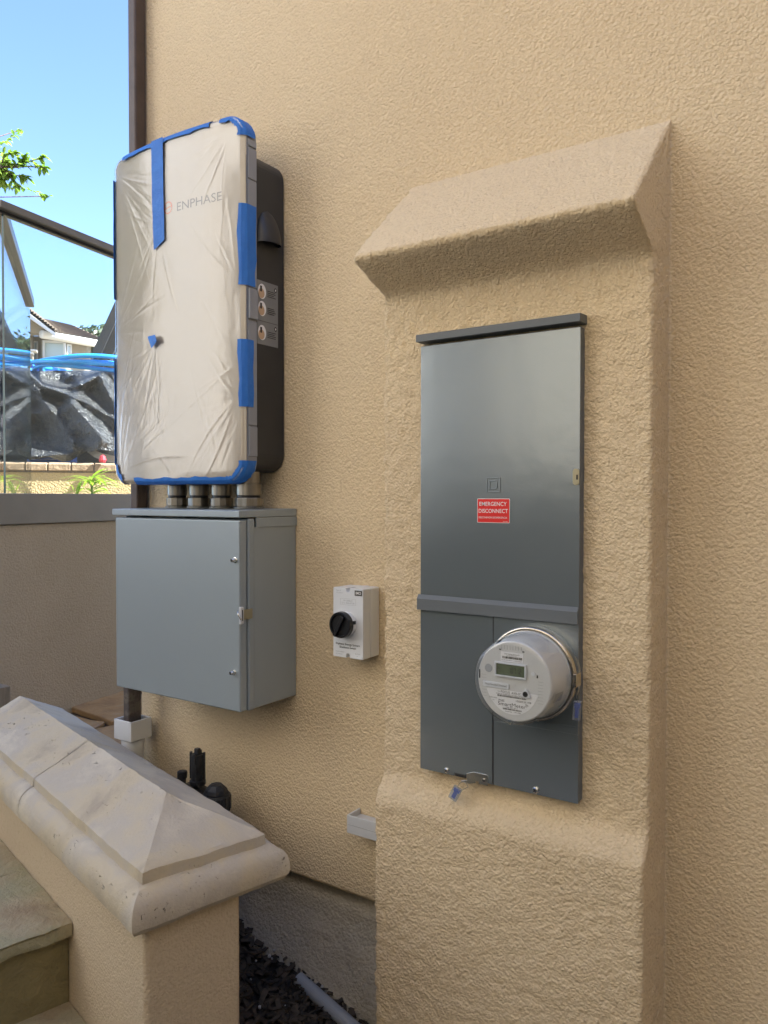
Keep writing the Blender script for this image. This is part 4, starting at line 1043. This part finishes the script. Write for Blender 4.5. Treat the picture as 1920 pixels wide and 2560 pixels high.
# tarp heap
FOLDS = [([(215, 715), (400, 855), (600, 930), (790, 1010), (960, 1110), (1130, 1200)], .17, 60), ([(560, 890), (760, 835), (930, 735)], .14, 40), ([(915, 765), (1000, 950), (1110, 1110)], .16, 60),
         ([(400, 985), (520, 1140), (660, 1360)], .15, 70), ([(650, 1010), (800, 1180), (930, 1330)], .2, 110), ([(20, 960), (130, 1090), (330, 1090), (420, 1060)], .12, 40), ([(300, 830), (420, 980)], .13, 40),
         ([(20, 1470), (300, 1490), (600, 1470)], .12, 35), ([(1000, 740), (1120, 880)], .1, 35), ([(440, 950), (560, 980)], -.22, 60), ([(250, 1010), (340, 1040)], -.2, 60), ([(250, 1230), (420, 1260)], -.18, 150), ([(420, 800), (640, 840)], -.16, 55), ([(700, 900), (860, 850)], .06, 60)]
def tarp_h(u, v):
    p = Vector((u, v, 0)); h = hp = 0
    for pts, a, w_ in FOLDS:
        dd = min(seg_d(p, Vector((*pts[k], 0)), Vector((*pts[k + 1], 0)))[0] for k in range(len(pts) - 1))
        k = a * max(0, 1 - dd / (w_ * 2.8)) ** 1.25
        if a > 0: hp = max(hp, k)
        else: h += a * math.exp(-(dd / w_) ** 2)
    return h + 2.0 * hp
def tarp(s, t):
    u = -420 + 1900 * s
    if t < .8:
        tt = t / .8; v = 1520 + (712 - 1520) * tt
        v += (18 * math.sin(u * .012) + 20 * fbm((u * .01, 0, 0), 1, 2)) * (1 - tt) ** 3 - 70 * sm(620, 760, u) * (1 - tt) ** 2
        D = 6.75 + .75 * tt; D += -tarp_h(u, v) - .06 * fbm((u * .006, v * .006, 2), 1, 4) - .02 * fbm((u * .016, v * .016, 5), 1, 3)
        return Z4(u, v, D)
    tt = (t - .8) / .2; q = Z4(u, 712, 7.5 - .06 * fbm((u * .006, 712 * .006, 2), 1, 4)); return q + back * 1.6 * tt + Vector((0, 0, .04 * fbm((u * .01, tt * 3, 9), 1, 3) * min(1, tt * 4) - .2 * tt))
d = MB(); d.grid(tarp, 190, 130); tag(d.build('tarp_heap', M['tarp'], smooth=True), 'crumpled black plastic sheeting draped over a heap behind the block wall', 'tarp')
HC = Z4(870, 704, 7.75); d = MB(); rh = random.Random(4)
for k in range(5):
    Rr = .56 + rh.uniform(-.04, .03); c = HC + Vector((rh.uniform(-.05, .05), rh.uniform(-.05, .05), -.055 + .023 * k)); tx, ty = rh.uniform(-.03, .03), rh.uniform(-.03, .03)
    d.tube([c + Vector((Rr * math.cos(a * .1309), Rr * math.sin(a * .1309), Rr * (tx * math.cos(a * .1309) + ty * math.sin(a * .1309)) + .01 * math.sin(a * .39 + k))) for a in range(48)], .021, 8, closed=True)
hz = d.build('hose_coil', M['hose'], smooth=True); tag(hz, 'coil of bright blue hose lying on top of the black sheeting', 'hose')
HC2 = Z4(-60, 672, 7.9); d = MB()
for k in range(5):
    Rr = .36 + rh.uniform(-.04, .04); c = HC2 + Vector((rh.uniform(-.04, .04), 0, -.07 + .03 * k))
    d.tube([c + Vector((Rr * math.cos(a * .1309), Rr * math.sin(a * .1309), .01 * math.sin(a * .4 + k))) for a in range(48)], .0185, 8, closed=True)
tag(d.build('hose_coil', M['hose'], smooth=True), 'smaller blue hose coil seen through the left return pane', 'hose')
d = MB(); c = Z4(590, 1512, 7.0)
for k in range(4): d.tube([c + fx * -.30 + Vector((0, 0, -.05 + .028 * k)), c + Vector((0, 0, -.046 + .028 * k)), c + fx * .10 + Vector((0, 0, -.05 + .028 * k))], .013, 8)
tag(d.build('pipe_stack', M['blue_band'], smooth=True), 'short stack of dark blue pipes under the sheeting edge', 'pipes')
d = MB(); c = Z4(880, 1470, 7.2); d.prism([c + fx * -.28 + Vector((0, 0, -.3)), c + fx * .42 + Vector((0, 0, -.3)), c + fx * .42 + back * .4 + Vector((0, 0, -.3)), c + fx * -.28 + back * .4 + Vector((0, 0, -.3))], (0, 0, .44))
tag(d.build('dark_crate', M['far_dark'], bevel=.01), 'dark crate half hidden under the black sheeting', 'crate')
d = MB(); pts = [Z4(790, 1385, 6.75), Z4(850, 1430, 6.72), Z4(930, 1462, 6.7), Z4(1010, 1480, 6.7), Z4(1130, 1500, 6.72)]
for a, c in zip(pts, pts[1:]): d.prism([a, c, c + Vector((0, 0, -.062)), a + Vector((0, 0, -.062))], back * .012)
tag(d.build('metal_strap', M['strap'], weld=.002), 'grey curved metal strap sticking out below the sheeting', 'strap')
d = MB(); c = Z4(930, 1545, 6.45); d.lathe(c, (0, 0, 1), [(0, .022), (.02, .03), (.05, .022), (.062, .008)], 10)
tag(d.build('red_cap', M['flower']), 'small red plastic cap standing on the brick coping', 'cap')
def beam(a, c, w_, label):
    d = MB(); a, c = Vector(a), Vector(c); ax_ = (c - a).normalized(); sd = ax_.cross(back).normalized() * w_ / 2
    d.prism([a - sd, a + sd, c + sd, c - sd], back * .07)
    tag(d.build('leaning_beam', M['far_dark'], bevel=.004), label, 'beam', 'dark beams leaning by the heap')
beam(Z4(872, 560, 7.9), Z4(1130, -10, 7.9), .085, 'longer dark beam leaning up behind the hose coil')
beam(Z4(955, 600, 8.0), Z4(1190, 90, 8.0), .10, 'shorter dark beam beside the wall cabinet edge')

# neighbour's house
DH = 17.0
NH = thing('neighbour_house', 'taupe neighbouring house with brown tile roof and white gutter', 'house', Z4(500, 700, DH))
NH.location.z = 1.3
def h(a, b, D=DH): return Z4(a, b, D)
dn = Vector((0, 0, -1))
def slabq(pts, th, name, m, parent=NH, **k):
    b = MB(); b.prism(pts, th); return b.build(name, m, parent, **k)
bk = back
def wallq(a0, a1, b_top, b_bot, D0, D1, name, m, th=.25):
    A_, B_ = h(a0, b_top, D0), h(a1, b_top, D1)
    A2, B2_ = Vector((A_.x, A_.y, 1.3)), Vector((B_.x, B_.y, 1.3))
    return slabq([A2, B2_, B_, A_], bk * th, name, m)
wallq(-330, 292, 330, 900, 16.2, 16.6, 'gable_wall', M['far_wall'])
wallq(292, 372, 400, 900, 17.2, 17.2, 'wall', M['far_wall'])
wallq(600, 655, 455, 900, 16.62, 17.3, 'bay_side', M['far_wall'])
wallq(655, 790, 470, 900, 17.3, 17.9, 'wall', M['far_wall'])
wallq(372, 600, 430, 900, 16.6, 16.6, 'bay_wall', M['far_wall'])
slabq([h(790, 470, 17.9), h(790, 900, 17.9), h(830, 900, 24), h(830, 470, 24)], Vector((0, 0, 0)) + fx * -.3, 'wall', M['far_wall'])
# bay window
wf = MB()
def wframe(b, a0, a1, b0, b1, D0, D1, w_):
    q = lambda a, bb: h(a, bb, D0 + (D1 - D0) * (a - a0) / (a1 - a0) - .02)
    for P in ([(a0, b0), (a1, b0 + (8 if a1 - a0 > 100 else 6)), (a1, b0 + w_ + 8), (a0, b0 + w_)], [(a0, b0 + w_), (a0 + w_, b0 + w_), (a0 + w_, b1), (a0, b1)], [(a1 - w_, b0 + w_), (a1, b0 + w_), (a1, b1), (a1 - w_, b1)], [(a0 + w_, b1 - w_), (a1 - w_, b1 - w_), (a1 - w_, b1), (a0 + w_, b1)]):
        b.prism([q(*p) for p in P], bk * -.05)
wframe(wf, 388, 598, 440, 700, 16.6, 16.6, 20)
wobj = wf.build('window', M['far_white'], NH)
pb = MB(); pb.prism([h(408, 462, 16.585), h(582, 470, 16.585), h(582, 685, 16.585), h(408, 685, 16.585)], bk * .01); pb.build('pane', M['far_pane'], wobj)
wf = MB(); wframe(wf, 610, 650, 475, 690, 16.72, 17.2, 9); wobj = wf.build('window', M['far_white'], NH)
pb = MB(); pb.prism([h(620, 490, 16.8), h(642, 494, 17.06), h(642, 680, 17.06), h(620, 680, 16.8)], bk * .01); pb.build('pane', M['far_pane'], wobj)
wf = MB(); wframe(wf, 300, 345, 445, 720, 17.15, 17.15, 12); wobj = wf.build('window', M['far_white'], NH)
pb = MB(); pb.prism([h(312, 458, 17.14), h(334, 458, 17.14), h(334, 710, 17.14), h(312, 710, 17.14)], bk * .01); pb.build('pane', M['far_pane'], wobj)
d = MB(); d.prism([h(-100, 512, 15.9), h(330, 520, 15.9), h(330, 532, 15.9), h(-100, 524, 15.9)], bk * .3); d.prism([h(-100, 530, 15.95), h(300, 540, 15.95), h(300, 560, 15.95), h(-100, 550, 15.95)], bk * .2); d.build('porch_cornice', M['far_white'], NH)
wallq(-100, 296, 562, 900, 16.0, 16.0, 'porch_wall', M['far_wall'], .15)
# roof with tile courses
def tiles(P00, P10, P11, P01, nu, nv, name, rib=.05):
    """eave P00->P10, ridge P01->P11"""
    b = MB(); nrm = (P10 - P00).cross(P01 - P00).normalized()
    if nrm.z < 0: nrm = -nrm
    def f(s, t):
        a = P00.lerp(P10, s); c = P01.lerp(P11, s); p = a.lerp(c, t)
        k = (t * nv) % 1.0; wv = .5 + .5 * math.cos(2 * math.pi * s * nu)
        return p + nrm * (rib * (1 - k) * .9 + rib * .7 * wv)
    b.grid(f, nu * 4, nv * 4)
    o = b.build(name, M['tile'], NH, smooth=False)
    sd_ = MB(); sd_.prism([P00, P10, P11, P01], -nrm * .06); sd_.build('roof_deck', M['far_white'], NH)
    return o
tiles(h(372, 372, 16.0), h(985, 478, 17.6), h(640, 318, 21.5), h(392, 258, 20.5), 40, 9, 'main_roof')
tiles(h(985, 478, 17.6), h(990, 478, 26), h(650, 320, 24), h(640, 318, 21.5), 20, 9, 'hip_roof')
tiles(h(500, 372, 15.7), h(470, 330, 20), h(200, 118, 20), h(212, 150, 15.7), 9, 12, 'gable_roof')
tiles(h(-80, 372, 15.7), h(-60, 330, 20), h(200, 118, 20), h(212, 150, 15.7), 9, 12, 'gable_roof')
d = MB()
for a, c, w_ in (((212, 160), (505, 372), 30), ((212, 160), (-85, 372), 30)):
    d.prism([h(a[0], a[1], 15.65), h(c[0], c[1], 15.65), h(c[0], c[1] + w_, 15.65), h(a[0], a[1] + w_ + 6, 15.65)], bk * .08)
d.build('barge_board', M['far_white'], NH)
d = MB(); d.tube([h(375, 383, 15.98), h(680, 434, 16.7), h(985, 487, 17.58)], .085, 8); d.build('gutter', M['far_white'], NH, smooth=True)
d = MB(); d.prism([h(292, 372, 17), h(372, 372, 17), h(372, 402, 17), h(292, 392, 17)], bk * -.9); d.prism([h(372, 395, 16.2), h(790, 455, 17.6), h(790, 472, 17.9), h(372, 432, 17.0)], Vector((0, 0, .05))); d.build('soffit', M['far_wall'], NH)
gb = MB(); gb.prism([h(-70, 372, 16.15), h(480, 372, 16.15), h(212, 178, 16.15)], bk * .3); gb.build('gable', M['far_wall'], NH)

# trees
def tree(label, base, height, crown, nleaf, size, m, seed, name='leafy_tree', group='trees beyond the neighbour house'):
    r = random.Random(seed); t = thing(name, label, 'tree', base, group); base = Vector(base)
    b = MB(); top = base + Vector((0, 0, height * .75)); b.tube([base, base.lerp(top, .5) + Vector((r.uniform(-.1, .1), 0, 0)), top], height * .03, 8, height * .008)
    cl = []
    for k in range(9):
        a = r.uniform(0, 6.28); st_ = base.lerp(top, r.uniform(.45, .95)); e = base + Vector((math.cos(a) * crown * r.uniform(.3, .8), math.sin(a) * crown * r.uniform(.3, .8), height * r.uniform(.6, .98)))
        b.tube([st_, st_.lerp(e, .5) + Vector((0, 0, .1)), e], height * .012, 6, height * .003); cl.append(e)
        for q in range(2): cl.append(e + Vector((r.uniform(-1, 1), r.uniform(-1, 1), r.uniform(-.5, .6))) * crown * .35)
    b.build('trunk', M['bark'], t)
    b = MB()
    for k in range(nleaf):
        c = r.choice(cl) + Vector((r.gauss(0, 1), r.gauss(0, 1), r.gauss(0, .8))) * crown * .17
        n_ = Vector((r.uniform(-1, 1), r.uniform(-1, 1), r.uniform(-.3, 1))).normalized(); u_ = n_.orthogonal().normalized(); v_ = n_.cross(u_); s_ = size * r.uniform(.6, 1.4)
        b.poly([c + u_ * s_, c + v_ * s_ * .5, c - u_ * s_, c - v_ * s_ * .5])
    b.build('crown', m, t)
    return t
def treeat(label, a, btop, D, crown, nleaf, size, m, seed):
    tp = Z4(a, btop, D); hgt = tp.z - 1.3
    tree(label, (tp.x, tp.y, 1.3), hgt, crown, nleaf, size, m, seed)
treeat('grey green tree right of the neighbouring roof', 880, 330, 25, 1.0, 2600, .10, M['leaf_grey'], 1)
treeat('darker tree behind the leaning beams', 1030, 300, 24, 1.1, 2600, .10, M['leaf_dark'], 2)
treeat('tall narrow dark tree at the far left behind the glass', -60, 120, 22, 1.0, 2600, .10, M['leaf_dark'], 3)
treeat('small grey green tree left of the neighbouring house', -190, 330, 22, 1.2, 2200, .10, M['leaf_grey'], 4)
# fruit tree whose branch tip reaches into the picture
FT = thing('fruit_tree', 'leafy fruit tree branch reaching in over the glass rail', 'tree', at(-900, 1240, 5.2)); FT.location.z = 1.3
tb = Vector(FT.location)
Z3 = lambda a, b_, D: at(a / 4.81, 340 + b_ / 4.81, D)
tips = [Z3(570, 250, 5.2), Z3(560, 380, 5.15), Z3(330, 500, 5.2), Z3(230, 620, 5.25), Z3(40, 560, 5.2), Z3(40, 210, 5.3), Z3(200, 220, 5.2), Z3(320, 220, 5.2)]
node = Z3(-420, 430, 5.25); fork = Z3(40, 380, 5.2)
b = MB(); tp = Vector((tb.x, tb.y, node.z - .35)); b.tube([tb, tb.lerp(tp, .5) + Vector((.06, 0, 0)), tp], .09, 10, .06); b.build('trunk', M['bark'], FT, smooth=True)
b = MB(); b.tube([tp, tp.lerp(node, .5) + Vector((0, 0, .06)), node, fork], .04, 8, .01)
rb = random.Random(21); twigs = []
for e in tips:
    m_ = fork.lerp(e, .5) + Vector((rb.uniform(-.02, .02), rb.uniform(-.05, .05), rb.uniform(-.02, .03))); b.tube([fork.lerp(node, rb.uniform(0, .2)), m_, e], .007, 6, .002); twigs.append((fork, m_, e))
for k in range(16):
    e = node + Vector((rb.uniform(-1.1, .1), rb.uniform(-.8, .8), rb.uniform(-.5, .8))); b.tube([tp.lerp(node, rb.random()), e], .01, 5, .003); twigs.append((node, node.lerp(e, .5), e))
b.build('branches', M['bark'], FT)
b = MB()
for a, m_, e in twigs:
    for k in range(34):
        t = rb.random() ** .6; p = a.lerp(m_, t * 2) if t < .5 else m_.lerp(e, t * 2 - 1)
        ang = rb.uniform(0, 6.283); leafblade(b, p, ((e - a).normalized() * .7 + Vector((math.cos(ang), math.sin(ang) * .9, rb.uniform(-.6, .7)))), rb.uniform(.032, .06), rb.uniform(.011, .018), rb.uniform(.1, .6), 4, .3)
b.build('crown', M['leaf'], FT)

tree('broad dark garden tree on the left side of the yard', (-7.4, -2.5, 0), 5.0, 1.15, 5200, .12, M['leaf_dark'], 8, 'garden_tree', None)
# ------------------------------------------------------------------ opposite side of the yard (seen mirrored in the gloss of the panels)
OH = thing('opposite_house', 'sunlit tan stucco house across the side yard', 'house', (3.5, -7, 0))
b = MB(); b.box(-2.1, 5, -10, -3.2, .004, 6.4); b.build('wall', M['stucco_opp'], OH)
b = MB(); b.prism([(-2.2, -3.1, 6.41), (5.3, -3.1, 6.41), (5.3, -6.9, 7.5), (-2.2, -6.9, 7.5)], (0, 0, .12)); b.prism([(-2.2, -10.3, 6.41), (5.3, -10.3, 6.41), (5.3, -6.9, 7.5), (-2.2, -6.9, 7.5)], (0, 0, .12)); b.build('roof', M['tile'], OH)
O2 = thing('opposite_house', 'cream rendered house farther along the far side of the yard', 'house', (-7, -7, 0))
b = MB(); b.box(-13, -3.9, -10, -3.6, .004, 6.4); b.build('wall', M['stucco_cream'], O2)
b = MB(); b.prism([(-13.2, -3.5, 6.41), (-3.8, -3.5, 6.41), (-3.8, -7.1, 7.6), (-13.2, -7.1, 7.6)], (0, 0, .12)); b.prism([(-13.2, -10.3, 6.41), (-3.8, -10.3, 6.41), (-3.8, -7.1, 7.6), (-13.2, -7.1, 7.6)], (0, 0, .12)); b.build('roof', M['tile'], O2)
b = MB(); rh2 = random.Random(31)
b.box(-9, 2, -3.1, -2.75, .004, 1.5)
for k in range(9000):
    p = Vector((rh2.uniform(-9, 2), -2.7 + rh2.uniform(-.12, .08), rh2.uniform(.1, 1.62)))
    if p.z > 1.55: p.y = rh2.uniform(-3.15, -2.65)
    n_ = Vector((rh2.uniform(-1, 1), rh2.uniform(0, 1), rh2.uniform(-.3, 1))).normalized(); u_ = n_.orthogonal().normalized(); v_ = n_.cross(u_); s_ = rh2.uniform(.03, .07)
    b.poly([p + u_ * s_, p + v_ * s_ * .5, p - u_ * s_, p - v_ * s_ * .5])
tag(b.build('hedge', M['hedge'], keepn=True), 'clipped dark green hedge along the far side of the yard', 'hedge')
